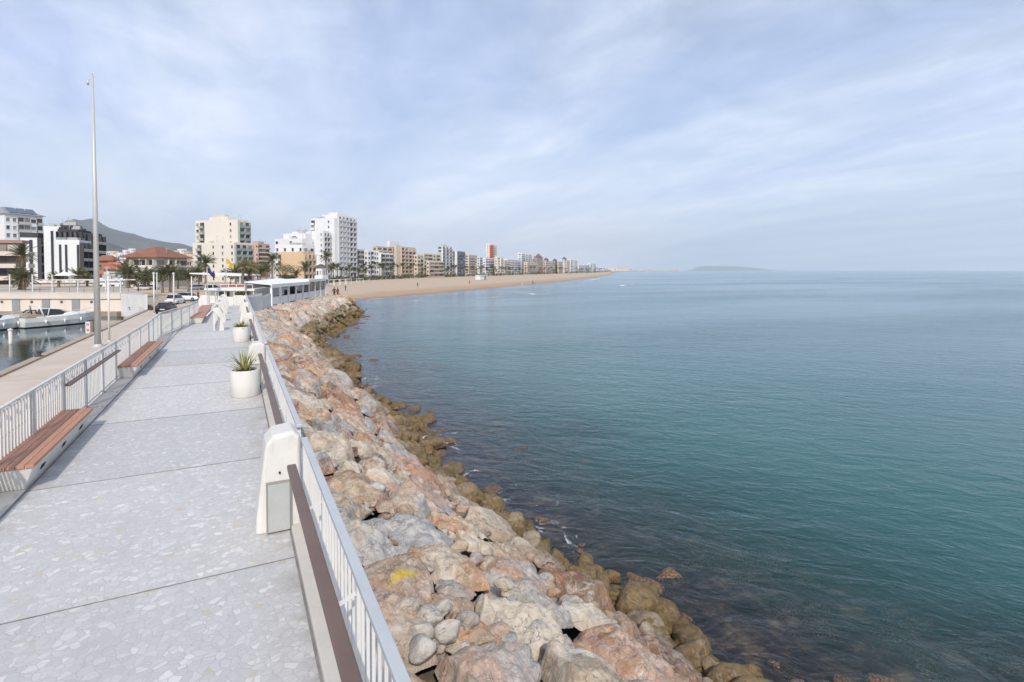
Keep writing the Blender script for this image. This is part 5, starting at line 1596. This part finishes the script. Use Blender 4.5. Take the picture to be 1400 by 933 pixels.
q = b.block(173, 214, 256, 354.5, bge, 'BbbB', 'bBbb', balc=crm, bal_out=1.6); b.hip(q, (354 - 340) * 178 / 730 + .3, rooft, 1.6, .22)
q = b.block(168, 210, 262, 368, crm, 'b.b', 'bbb', balc=crm, ddepth=-5, wall_name='lower_wall')
b = Bld('tiled_building', 'brick-red house with flat tiled roof just right of the mast', 170, th=R_(20)); q = b.block(134, 154, 160, 359, wall_mat('brick', (.34, .17, .12)), 'www', 'w'); b.hip(q, 1.6, rooft, .8, .5)
b = Bld('tiled_building', 'low house with bright red tiled roof below the brick-red house', 150, th=R_(20)); q = b.block(142, 166, 172, 371, bge, 'w.w', 'w'); b.hip(q, 1.9, M('roof_red', (.29, .10, .06), .85, .18, .4), .8, .5)
b = Bld('kiosk', 'white kiosk with dark glazed doors behind the pergola', 116, zb=TZ, th=R_(5), cat='kiosk'); q = b.block(134, 168, 176, 384.5, wht, 'W.WW.W', ''); b.roofbox(q, -.03, 1.03, -.1, 1, .35, wht, 'roof')
b = Bld('canopy_shop', 'long pale shopfront under white parasols behind the pergola', 124, zb=TZ, th=R_(5), cat='shop'); q = b.block(44, 128, 134, 386.5, bge, 'WW.WWW.W', ''); b.roofbox(q, 0, 1.02, -.15, 1, .4, wht, 'roof')
for i, (px, lab) in enumerate(((88, 'white parasol left of the mast on the terrace'), (98, 'white parasol nearest the mast on the terrace'))):
    r = thing('parasol', lab, 'parasol', atd(px, 112, TZ), 0, 'white parasols on the terrace')
    a = MB(); a.tube([(0, 0, 0), (0, 0, 3.2)], .04, 8); a.obj('pole', white_metal, r)
    a = MB(); a.lathe([(1.7, 2.35), (1.7, 2.45), (.03, 3.25)], 8); a.obj('canopy', white_fab, r)
for i, (x0, x1, yt, d, mt) in enumerate(((138, 152, 345, 420, wht), (150, 163, 344.5, 520, bge), (160, 170, 347, 380, wht), (168, 178, 343, 460, wht), (176, 186, 341, 560, wht), (136, 146, 351, 300, bge), (232, 246, 344, 480, bge), (243, 256, 341.5, 520, wht), (252, 264, 345, 430, pnk), (256, 268, 349, 330, bge), (150, 164, 350, 290, wht), (246, 262, 356, 240, pnk), (344, 380, 350, 420, wht))):
    side = 'left of the hip-roofed building' if x0 < 200 else 'between the hip-roofed building and the cream tower' if x0 < 300 else 'behind the pink tower'
    shade = {id(wht): 'white', id(bge): 'beige', id(pnk): 'pinkish'}[id(mt)]
    b = Bld('town_house', f'small distant {shade} town building {side}, row {("farthest", "middle", "front")[0 if d > 450 else 1 if d > 320 else 2]}', d, grp='distant low town buildings', th=R_(50))
    b.block(x0, x0 + (x1 - x0) * .62, x1, yt, mt, 'w.w', 'ww')
b = Bld('apartment_tower', 'cream apartment tower with stepped wings and green-grey side balconies', 250, th=R_(42))
q = b.block(268, 326, 341.5, 302.5, crm, 'wb.....v.', 'OO', ddepth=6, balc=wall_mat('green_grey', (.33, .36, .33)))
b.roofbox(q, .28, .72, .2, .8, 2.4, crm)
b.roofbox(q, .36, .62, .3, .7, 3.6, bge, 'lift_house')
q = b.block(264, 321, 345, 333.5, crm, '.b..v.v.v', 'OOO', balc=wall_mat('green_grey', (.33, .36, .33)), wall_name='front_wall')
b = Bld('apartment_tower', 'pink terracotta apartment tower between the cream and orange buildings', 380, th=R_(40)); q = b.block(343, 353.5, 369, 334.5, pnk, '..w', 'bbb', balc=wall_mat('pink_pale', (.56, .40, .33))); b.roofbox(q, .1, .9, .1, .6, 2.3, pnk)
b = Bld('apartment_tower', 'white stepped apartment building rising behind the orange block', 292, th=R_(42)); q = b.block(376, 414, 432, 328, wht, 'w..w..', '..w'); q = b.block(388, 418, 432, 321, wht, '.w.', '', ddepth=4, wall_name='upper_wall'); q = b.block(400, 424, 434, 318.5, wht, '.W.', '', ddepth=8, wall_name='top_wall')
b = Bld('apartment_block', 'orange apartment block with white terrace storey on top and brown-shaded side balconies', 232, th=R_(40))
q = b.block(380.5, 415, 430.5, 347, org, 'b.......', 'BBB', balc=wall_mat('balcony_sand', (.50, .40, .28)), bal_out=.9)
q = b.block(377, 414, 431, 337, wht, 'w.w.w.w', 'ww', wall_name='terrace_wall', ddepth=2, ybot=346); 
b = Bld('apartment_tower', 'tallest white apartment tower with rows of recessed balconies facing the beach', 300, th=R_(43))
q = b.block(441, 462, 486.5, 295, wht, 'v....', 'BBBBB', ddepth=9, balc=wall_mat('balcony_shade', (.50, .51, .53))); b.roofbox(q, .3, .9, .1, .4, 2.0, wht)  # greyer balcony render carries the shading of the sea face
q = b.block(426, 458, 462, 300, wht, 'b...v.', '', ddepth=6, wall_name='wing_wall', blen=14)
q = b.block(424, 442, 466, 317.5, wht, '...v', 'BBBBBB', balc=wall_mat('balcony_shade', (.50, .51, .53)), wall_name='front_wall')
b = Bld('beach_house', 'little white square tower house with dark hipped roof below the tallest white tower', 186, th=R_(30)); q = b.block(433, 440, 445.5, 368, wht, 'ww', 'w'); b.hip(q, 1.0, M('roof_dark', (.10, .075, .065), .8), .5, .3); q = b.block(430, 441, 449, 379.5, wht, 'w', 'W', wall_name='annexe_wall', ddepth=-6)
mid = [('grey block tucked behind the tallest white tower', 486, 489, 500, 342.5, 335, gry, 'w', 'bbb', None), ('white apartment block with small square windows right of the tallest tower', 498, 503, 519, 343.5, 340, wht, 'w', 'wbwW', None),
       ('white block with pale green balcony bands left of the brown hotel', 516, 521, 538, 347, 352, wht, '.', 'obo', grn), ('beige low block right of the brown hotel', 566, 571, 579, 349.5, 410, bge, 'w', 'wb', None),
       ('pale yellow apartment block left of the green glass tower', 576, 580, 602, 347.5, 440, ylw, '.', 'bbwb', bge), ('sand coloured stepped block in front of the pale yellow block', 583, 587, 606, 358, 405, bge, 'w', 'bbb', brn)]
for lab, x0, xc, x2, yt, d, mt, fa, fb, bl in mid:
    b = Bld('apartment_block', lab, d, th=R_(43)); b.block(x0, xc, x2, yt, mt, fa, fb, balc=bl)
b = Bld('hotel', 'wide brown balconied hotel with a pale stair tower and white roof room', 392, th=R_(43))
q = b.block(510, 515, 543, 338, brn, 'w', 'BBBB', balc=wall_mat('hotel_sand', (.56, .45, .35)), bal_out=.8); q = b.block(540, 542, 547, 336.5, bge, '', '', ddepth=22, wall_name='stair_tower'); q = b.block(530, 533, 546, 331, wht, '', '', ddepth=26, wall_name='roof_room', ybot=338); q = b.block(545, 548, 568, 338.5, brn, '', 'BBBB', ddepth=28, wall_name='right_wall', balc=wall_mat('hotel_sand', (.56, .45, .35)), bal_out=.8)
b = Bld('glass_tower', 'pale green glassy apartment tower with roof masts', 500, th=R_(43), cat='apartment tower'); q = b.block(599, 604, 618, 337, grn, 'W', 'OOO', balc=wht); b.roofbox(q, .1, .9, .2, .5, 2.2, grn); m = MB(); m.tube([(q['ox'] - 2, q['oy'] + 5, q['h1']), (q['ox'] - 2, q['oy'] + 5, q['h1'] + 5)], .15, 6); m.obj('roof_mast', galv, b.root)
b = Bld('apartment_tower', 'dark slate apartment tower with a white vertical stripe', 525, th=R_(43)); q = b.block(616, 624, 636, 344.5, sln, '.W', 'bbbb', balc=sln); b.accent = wht; q2 = b.block(622.4, 624.4, 626, 344, wht, '', '', ddepth=-1.5, wall_name='stripe_wall', blen=2); b.roofbox(q, .1, .8, .1, .5, 1.6, wht)
far = [('pinkish beige block left of the red-striped tower', 635, 641, 653, 349, 600, bge, 'bbw'), ('white slab block left of the red-striped tower', 652, 656, 668, 352, 625, wht, 'bbb'), ('low white block with long balconies at the foot of the red-striped tower', 660, 664, 680, 353.5, 600, wht, 'bbbb'),
       ('cream slender block right of the red-striped tower', 676, 680, 688, 352, 610, crm, 'wB'), ('low pale house right of the cream slender block', 687, 690, 697, 357, 640, bge, 'bb'), ('white-blue balconied block left of centre of the far row', 690, 694, 712, 355, 690, wht, 'bbbb'),
       ('tall white block with pink top left of the domed block', 708, 713, 727, 347, 760, wht, 'bwb'), ('pale low block before the domed block', 716, 721, 735, 359, 730, bge, 'bbb'), ('grey-white narrow block right of the tall white block', 725, 728, 733, 354, 780, gry, 'bb'),
       ('pale pink block with two dark domes', 742, 746, 763, 357, 860, wall_mat('pale_pink', (.60, .50, .46)), 'bbb'), ('narrow beige block right of the twin domes', 762, 764, 769, 358, 930, bge, 'b'),
       ('beige and white block with dark dome', 768, 771, 779, 355.5, 980, crm, 'wb'), ('pair of tall pale slabs near the far end of the row', 776, 780, 789, 355.5, 1050, wht, 'bwb'), ('low white block near the far end of the row', 788, 791, 800, 362.5, 1180, wht, 'bb'),
       ('pale green-white block near the far end of the row', 796, 799, 806, 363, 1300, grn, 'b'), ('last wide white block at the end of the beachfront row', 803, 807, 817, 360.5, 1420, wht, 'bwb')]
FB = {}
for lab, x0, xc, x2, yt, d, mt, fb in far:
    b = Bld('apartment_block', lab, d, grp='far beachfront blocks', th=R_(43)); q = b.block(x0, xc, x2, yt, mt, 'w', fb, balc=None, bal_out=.9); FB[x0] = (b, q)
dome_d = M('dome_slate', (.09, .085, .12), .6)
def dome(b, q, u, v, rad, mat):
    m = MB(); cx, cy = q['ox'] - q['la'] * (1 - u), q['oy'] + q['lb'] * v
    m.lathe([(rad, q['h1'] + .05), (rad * .98, q['h1'] + rad * .5), (rad * .6, q['h1'] + rad * 1.0), (.1, q['h1'] + rad * 1.35)], 12, (cx, cy, 0)); m.obj('dome', mat, b.root)
for x, uv in ((742, ((.6, .12), (.6, .8))), (768, ((.6, .2),))):
    b, q = FB[x]
    for u, v in uv: dome(b, q, u, v, 4.2, dome_d)
b = Bld('apartment_tower', 'tall slender white tower with a red-brown vertical stripe', 745, th=R_(43)); b.accent = M('stripe_red', (.42, .10, .05), .8)
q = b.block(664.5, 671, 679.5, 335, crm, '.w.r', 'rbw'); b.roofbox(q, .2, .9, .1, .8, 1.6, wht)
b = Bld('domed_tower', 'ochre apartment tower with a dark red domed roof', 820, th=R_(43), cat='apartment tower'); q = b.block(730, 734, 742, 352, ylw, 'b', 'bb', balc=brn); dome(b, q, .5, .5, 4.6, M('dome_red', (.20, .085, .08), .7)); b.hip(q, 2, M('dome_red', (.20, .085, .08), .7), 1.2, .4)
# beach bar
r = thing('beach_bar', 'low white beach bar with a dark doorway on the sand', 'beach bar', atd(650, 318, -2.7), -R_(43) + math.pi / 2)
a = MB(); a.box(0, 13, -3, 0, 0, 2.6); a.obj('wall', wht, r); a = MB(); a.box(-.4, 13.4, -3.4, .4, 2.6, 2.85); a.obj('roof', wht, r)
for x0, x1 in ((8, 9.6), (10.6, 11.2)): a = MB(); a.box(x0, x1, -3.06, -2.95, .05, 2.2); a.obj('doorway', dark, r)
for i, px in enumerate((452, 460, 468, 476, 492, 640, 668, 690, 706, 722, 752)):
    d = lerp_tab(bkx, px) * (.80 if px < 500 else .85)
    r = thing('beach_shelter', ('white beach sunshade frame on the sand below the white tower' if px < 500 else 'tiny white beach hut at the back of the beach'), 'sunshade' if px < 500 else 'beach hut', atd(px, d, -2.75), random.random(), 'white sunshade frames' if px < 500 else 'white huts on the beach')
    a = MB(); s_ = 1 if px < 500 else 1.6
    for sx_ in (-1, 1):
        for sy_ in (-1, 1): a.box(sx_ * s_ - .06, sx_ * s_ + .06, sy_ * s_ - .06, sy_ * s_ + .06, 0, 2.1 * s_)
    a.box(-1.2 * s_, 1.2 * s_, -1.2 * s_, 1.2 * s_, 2.1 * s_, 2.2 * s_); a.obj('frame', white_tim, r)

# distant town on the horizon
rg = random.Random(4); a = MB()
for q in range(60):
    px = 832 + 100 * rg.random() ** 1.3; d = 3600 + (px - 832) * 60 + rg.uniform(0, 900); p = atd(px, d, SEA); w_ = rg.uniform(7, 22); H = rg.uniform(8, 24) + (px > 845 and px < 856) * 10
    a.box(p.x - w_, p.x + w_, p.y - w_, p.y + w_, SEA - 1, SEA + H)
tag(a.obj('distant_town', bge), 'pale distant town strung along the horizon beyond the beach', 'distant town', kind='stuff')
a = MB()
pts = [at(838, 373.2, SEA)] + [atd(px, d, SEA) for px, d in ((850, 3300), (900, 6000), (960, 9500))]
a.prism([(p.x, p.y) for p in pts] + [(p.x - 1500, p.y + 3000) for p in pts[::-1]], SEA - 2, SEA + 2.2); struct(a.obj('far_coast', sand))

# ================================================================ hills
hillm = None
k = NT('hill_scrub'); a1 = k.noise(.0035, 9, .68); a2 = k.noise(.012, 8, .7)
c = k.ramp(a1, [(.35, (.022, .034, .030)), (.55, (.045, .058, .052)), (.7, (.10, .10, .09))])
k.bsdf(c, .95, normal=k.bump(a2, .8, 30)); hillm = k.m


def ridge(name, prof, d, thick, seed, mat, zb=-40, nseg=90, wob=.06):
    vs, fs = [], []; px0, px1 = prof[0][0], prof[-1][0]; n2 = 26
    for i in range(nseg + 1):
        px = px0 + (px1 - px0) * i / nseg; zt = topz(lerp_tab(prof, px), d)
        for j in range(n2):
            v = j / (n2 - 1) * 2 - 1; dd = d + thick * v
            H = (zt - zb) * (1 - abs(v) ** 1.25); p = atd(px, dd if False else d + thick * v, zb + H)
            nz = noise.fractal(Vector((p.x, p.y, seed * 100)) * (4.0 / thick), .9, 2.1, 5) * wob * (zt - zb) * (1 - abs(1 - abs(v) * 2) ** 2 if abs(v) > .02 else 0.1)
            p.z += nz + noise.noise(Vector((px * .35, seed, 0))) * .012 * (zt - zb); vs.append(p)
    for i in range(nseg):
        for j in range(n2 - 1): fs.append((i * n2 + j, (i + 1) * n2 + j, (i + 1) * n2 + j + 1, i * n2 + j + 1))
    me = bpy.data.meshes.new(name); me.from_pydata(vs, [], fs); me.materials.append(mat); me.polygons.foreach_set('use_smooth', [True] * len(fs)); me.update()
    return struct(link(name, me))
ridge('mountain', [(-60, 352), (0, 330), (50, 316), (85, 306), (92, 302), (102, 299.5), (112, 301.5), (122, 299.5), (130, 299), (138, 304), (150, 311.5), (160, 314), (172, 317.5), (185, 320), (200, 325), (215, 328), (232, 331.5), (246, 332.5), (262, 337), (290, 342), (330, 349), (380, 358), (430, 368)], 4800, 1200, 1, hillm)
ridge('foothill', [(-60, 352), (60, 345), (120, 339), (135, 333), (150, 332), (165, 337), (180, 343), (230, 343), (270, 346), (330, 352), (400, 362), (450, 369)], 2500, 550, 2, hillm, wob=.03)
hazed_rock = M('headland_hazed', (.17, .175, .17), .95, .3, .004)  # lightened albedo stands in for extra haze over the headland
ridge('headland', [(940, 370.5), (948, 367.5), (953, 365.4), (962, 364.2), (975, 364.1), (990, 364.2), (1005, 364.2), (1020, 365.4), (1035, 366.6), (1048, 368.4), (1060, 370), (1075, 370.6)], 15500, 900, 3, hazed_rock, zb=SEA - 15, nseg=60)

# breaking waves near the beach
k = NT('wave_foam'); fnn = k.noise(.28, 8, .75)
df_ = k.n('ShaderNodeBsdfDiffuse'); df_.inputs[0].default_value = (.72, .75, .77, 1); trn = k.n('ShaderNodeBsdfTransparent'); mx_ = k.n('ShaderNodeMixShader'); gg = k.attr('foam')['Fac']
k.l(k.mapr(k.math('ADD', k.math('MULTIPLY', gg, .9), k.math('MULTIPLY', fnn, .6)), .66, .95), mx_.inputs[0]); k.l(trn.outputs[0], mx_.inputs[1]); k.l(df_.outputs[0], mx_.inputs[2]); k.l(mx_.outputs[0], k.out.inputs['Surface']); foam_m = k.m
WV = [(at(838, 393.0, SEA), at(862, 389, SEA), 5, .8), (at(850, 388.5, SEA), at(878, 386.5, SEA), 5, .7), (at(690, 400, SEA), at(755, 404, SEA), 3, .8), (at(700, 405, SEA), at(765, 401, SEA), 3, .75), (at(790, 386, SEA), at(830, 380, SEA), 4, .8), (at(900, 378, SEA), at(925, 377, SEA), 8, .5),
      (at(545, 414, SEA), at(600, 410, SEA), 1.6, .8), (at(640, 410, SEA), at(700, 406, SEA), 2, .75), (at(980, 384.5, SEA), at(1010, 384, SEA), 4, .4)]
for i, (p, q, wd_, st) in enumerate(WV):
    vs, fs, fm_ = [], [], []; d = (q - p); sd_ = Vector((-d.y, d.x, 0)).normalized(); n = 50
    for s_ in range(n + 1):
        u = s_ / n; c = p.lerp(q, u) + sd_ * noise.noise(Vector((u * 5, i * 3, 0))) * wd_ * .7; e_ = math.sin(math.pi * u) ** .7
        for j in range(9):
            v = j / 8 * 2 - 1; z = .012 + .10 * st * e_ * max(0, 1 - v * v) ** 1.5 * (1 if v < 0 else .8)
            vs.append(c + sd_ * v * wd_ * e_ * .8 + UP * (z if 0 < j < 8 else .008)); fm_.append(e_ * (1 - abs(v)) * st)
    for s_ in range(n):
        for j in range(8): fs.append((s_ * 9 + j, (s_ + 1) * 9 + j, (s_ + 1) * 9 + j + 1, s_ * 9 + j + 1))
    me = bpy.data.meshes.new('breaking_wave'); me.from_pydata(vs, [], fs); me.materials.append(foam_m); a_ = me.attributes.new('foam', 'FLOAT', 'POINT'); a_.data.foreach_set('value', fm_)
    me.polygons.foreach_set('use_smooth', [True] * len(fs)); me.update(); struct(link('breaking_wave', me))

# swash along the beach
for lo_, hi_, wd_ in ((3, 40, 1.3), (36, 70, 2.4)):
    vs, fs, fm_ = [], [], []
    for i in range(lo_, hi_):
        c = WLr[i]; dn = (BKr[i] - c); dn.z = 0; dn.normalize()
        for s_ in range(4):
            c2 = c.lerp(WLr[i + 1], s_ / 4) - dn * (1.2 + 1.8 * noise.noise(Vector((i * .7 + s_ * .17, 3, 0)))); e_ = .55 + .45 * noise.noise(Vector((i * .35 + s_ * .09, 8, 0)))
            for j in range(5):
                v = j / 4 * 2 - 1; vs.append(c2 + dn * v * wd_ + UP * (.012 + .05 * (1 - v * v))); fm_.append(max(0, e_ * (1.05 - abs(v))))
    m_ = len(vs) // 5
    for i in range(m_ - 1):
        for j in range(4): fs.append((i * 5 + j, (i + 1) * 5 + j, (i + 1) * 5 + j + 1, i * 5 + j + 1))
    me = bpy.data.meshes.new('beach_swash'); me.from_pydata(vs, [], fs); me.materials.append(foam_m); a_ = me.attributes.new('foam', 'FLOAT', 'POINT'); a_.data.foreach_set('value', fm_); me.update(); struct(link('beach_swash', me))

# ================================================================ people
skin = M('skin', (.36, .20, .13), .6); hair = M('hair', (.03, .02, .015), .7)
def person(p, rz, lab, top, bottom, sit=False, walk=.18, grp=None, sc=1.):
    r = thing('person', lab, 'person', p, rz, grp); r.scale = (sc,) * 3
    J = [(0, 0, .93), (0, 0, 1.15), (0, .0, 1.38), (0, 0, 1.48), (0, .02, 1.60), (0, .02, 1.72)]; Rr = [(.13, .10), (.13, .095), (.15, .09), (.05, .05), (.085, .10), (.07, .08)]
    E = [(0, 1), (1, 2), (2, 3), (3, 4), (4, 5)]
    for s_ in (-1, 1):
        st = walk * s_; n = len(J)
        if sit: J += [(s_ * .10, .02, .90), (s_ * .12, .44, .93), (s_ * .12, .46, .52), (s_ * .12, .60, .48)]
        else: J += [(s_ * .09, 0, .88), (s_ * .10, st * .6 + .03, .49), (s_ * .10, st, .09), (s_ * .11, st + .15, .04)]
        Rr += [(.095, .10), (.065, .07), (.045, .05), (.04, .03)]; E += [(0, n), (n, n + 1), (n + 1, n + 2), (n + 2, n + 3)]
        n = len(J); J += [(s_ * .19, 0, 1.40), (s_ * .25, -st * .4 - .02, 1.13), (s_ * .25, -st * .9 + .10, .90), (s_ * .24, -st + .14, .80)]; Rr += [(.055, .055), (.042, .042), (.034, .034), (.03, .045)]; E += [(2, n), (n, n + 1), (n + 1, n + 2), (n + 2, n + 3)]
    if sit: J = [(x, y, z - .48) for x, y, z in J]
    me = bpy.data.meshes.new('body'); me.from_pydata(J, E, []); me.materials.append(skin); me.materials.append(top); me.materials.append(bottom); me.materials.append(hair)
    o = link('body', me); 
    me.skin_vertices or o.modifiers.new('skin', 'SKIN')
    md = o.modifiers.get('skin') or o.modifiers.new('skin', 'SKIN')
    if not me.skin_vertices:
        bm = bmesh.new(); bm.from_mesh(me); bm.verts.layers.skin.verify(); bm.to_mesh(me); bm.free()
    for i, sv_ in enumerate(me.skin_vertices[0].data): sv_.radius = Rr[i]; sv_.use_root = i == 0
    o.modifiers.new('sub', 'SUBSURF').levels = 2
    dg = bpy.context.evaluated_depsgraph_get(); me2 = bpy.data.meshes.new_from_object(o.evaluated_get(dg)); bpy.data.objects.remove(o)
    zo = -.48 if sit else 0
    me2.materials.clear()
    for m_ in (skin, top, bottom, hair): me2.materials.append(m_)
    for f in me2.polygons:
        c = f.center; z = c.z - zo
        f.material_index = 3 if (z > 1.66 or (z > 1.55 and c.y < -.02)) else 0 if z > 1.46 or (abs(c.x) > .2 and z < .88) else 1 if z > .96 or abs(c.x) > .19 else 2
        f.use_smooth = True
    link('body', me2, r); return r
dk1 = M('cloth_black', (.025, .025, .03), .9); dk2 = M('cloth_navy', (.03, .04, .08), .9); lt = M('cloth_pale', (.55, .53, .5), .9); rd = M('cloth_maroon', (.18, .04, .04), .9)
pz = lambda x, y: zprof(x, y) + .25
p = atd(461.5, 84, 0); p.z = topz(407.6, 84); person(p, 1.0, 'person in dark clothes with a maroon top standing at the tip of the rocky point', rd, dk1, grp=None)
p = atd(456.8, 84, 0); p.z = topz(407.6, 84); person(p, .3, 'person in dark clothes stooping on the rocky point, left of a companion in maroon', dk2, dk1, walk=.3)
person(at(571, 393, -2.8), 2., 'distant person in dark clothes walking on the dry sand before the yellow block', dk1, dk1)
person(at(642, 388.5, -2.9), 2., 'distant person in navy standing on the sand before the pinkish block', dk2, dk1)
person(at(714, 392.5, -3.4), 1., 'distant person in pale clothes walking at the water edge', lt, lt, sc=1.15)
person(at(728.5, 389, -3.2), 1., 'distant person in black walking on the wet sand', dk1, dk1, sc=1.15)
person(at(472.5, 398, -2.8), 1., 'person in dark clothes sitting on the sand near the point', dk2, dk1)
person(at(271, 411.5, ROAD), 2.4, 'person in brown standing by the white wall at the head of the road', M('cloth_brown', (.12, .08, .06), .9), dk1, sc=1.1)

# ================================================================ haze
HZ = 8e-5
m = bpy.data.materials.new('haze_air'); m.use_nodes = True; tt = m.node_tree; tt.nodes.clear()
o_ = tt.nodes.new('ShaderNodeOutputMaterial'); pv_ = tt.nodes.new('ShaderNodeVolumePrincipled'); pv_.inputs['Color'].default_value = (.87, .94, 1, 1); pv_.inputs['Density'].default_value = HZ; pv_.inputs['Anisotropy'].default_value = .25
tt.links.new(pv_.outputs[0], o_.inputs['Volume'])
a = MB(); a.box(-20000, 22000, -16000, 22000, -70, 1150); h_ = a.obj('haze', m); tag(h_, kind='stuff')
h_['label'] = 'thin sea haze softening the distant coast'; h_['category'] = 'haze'
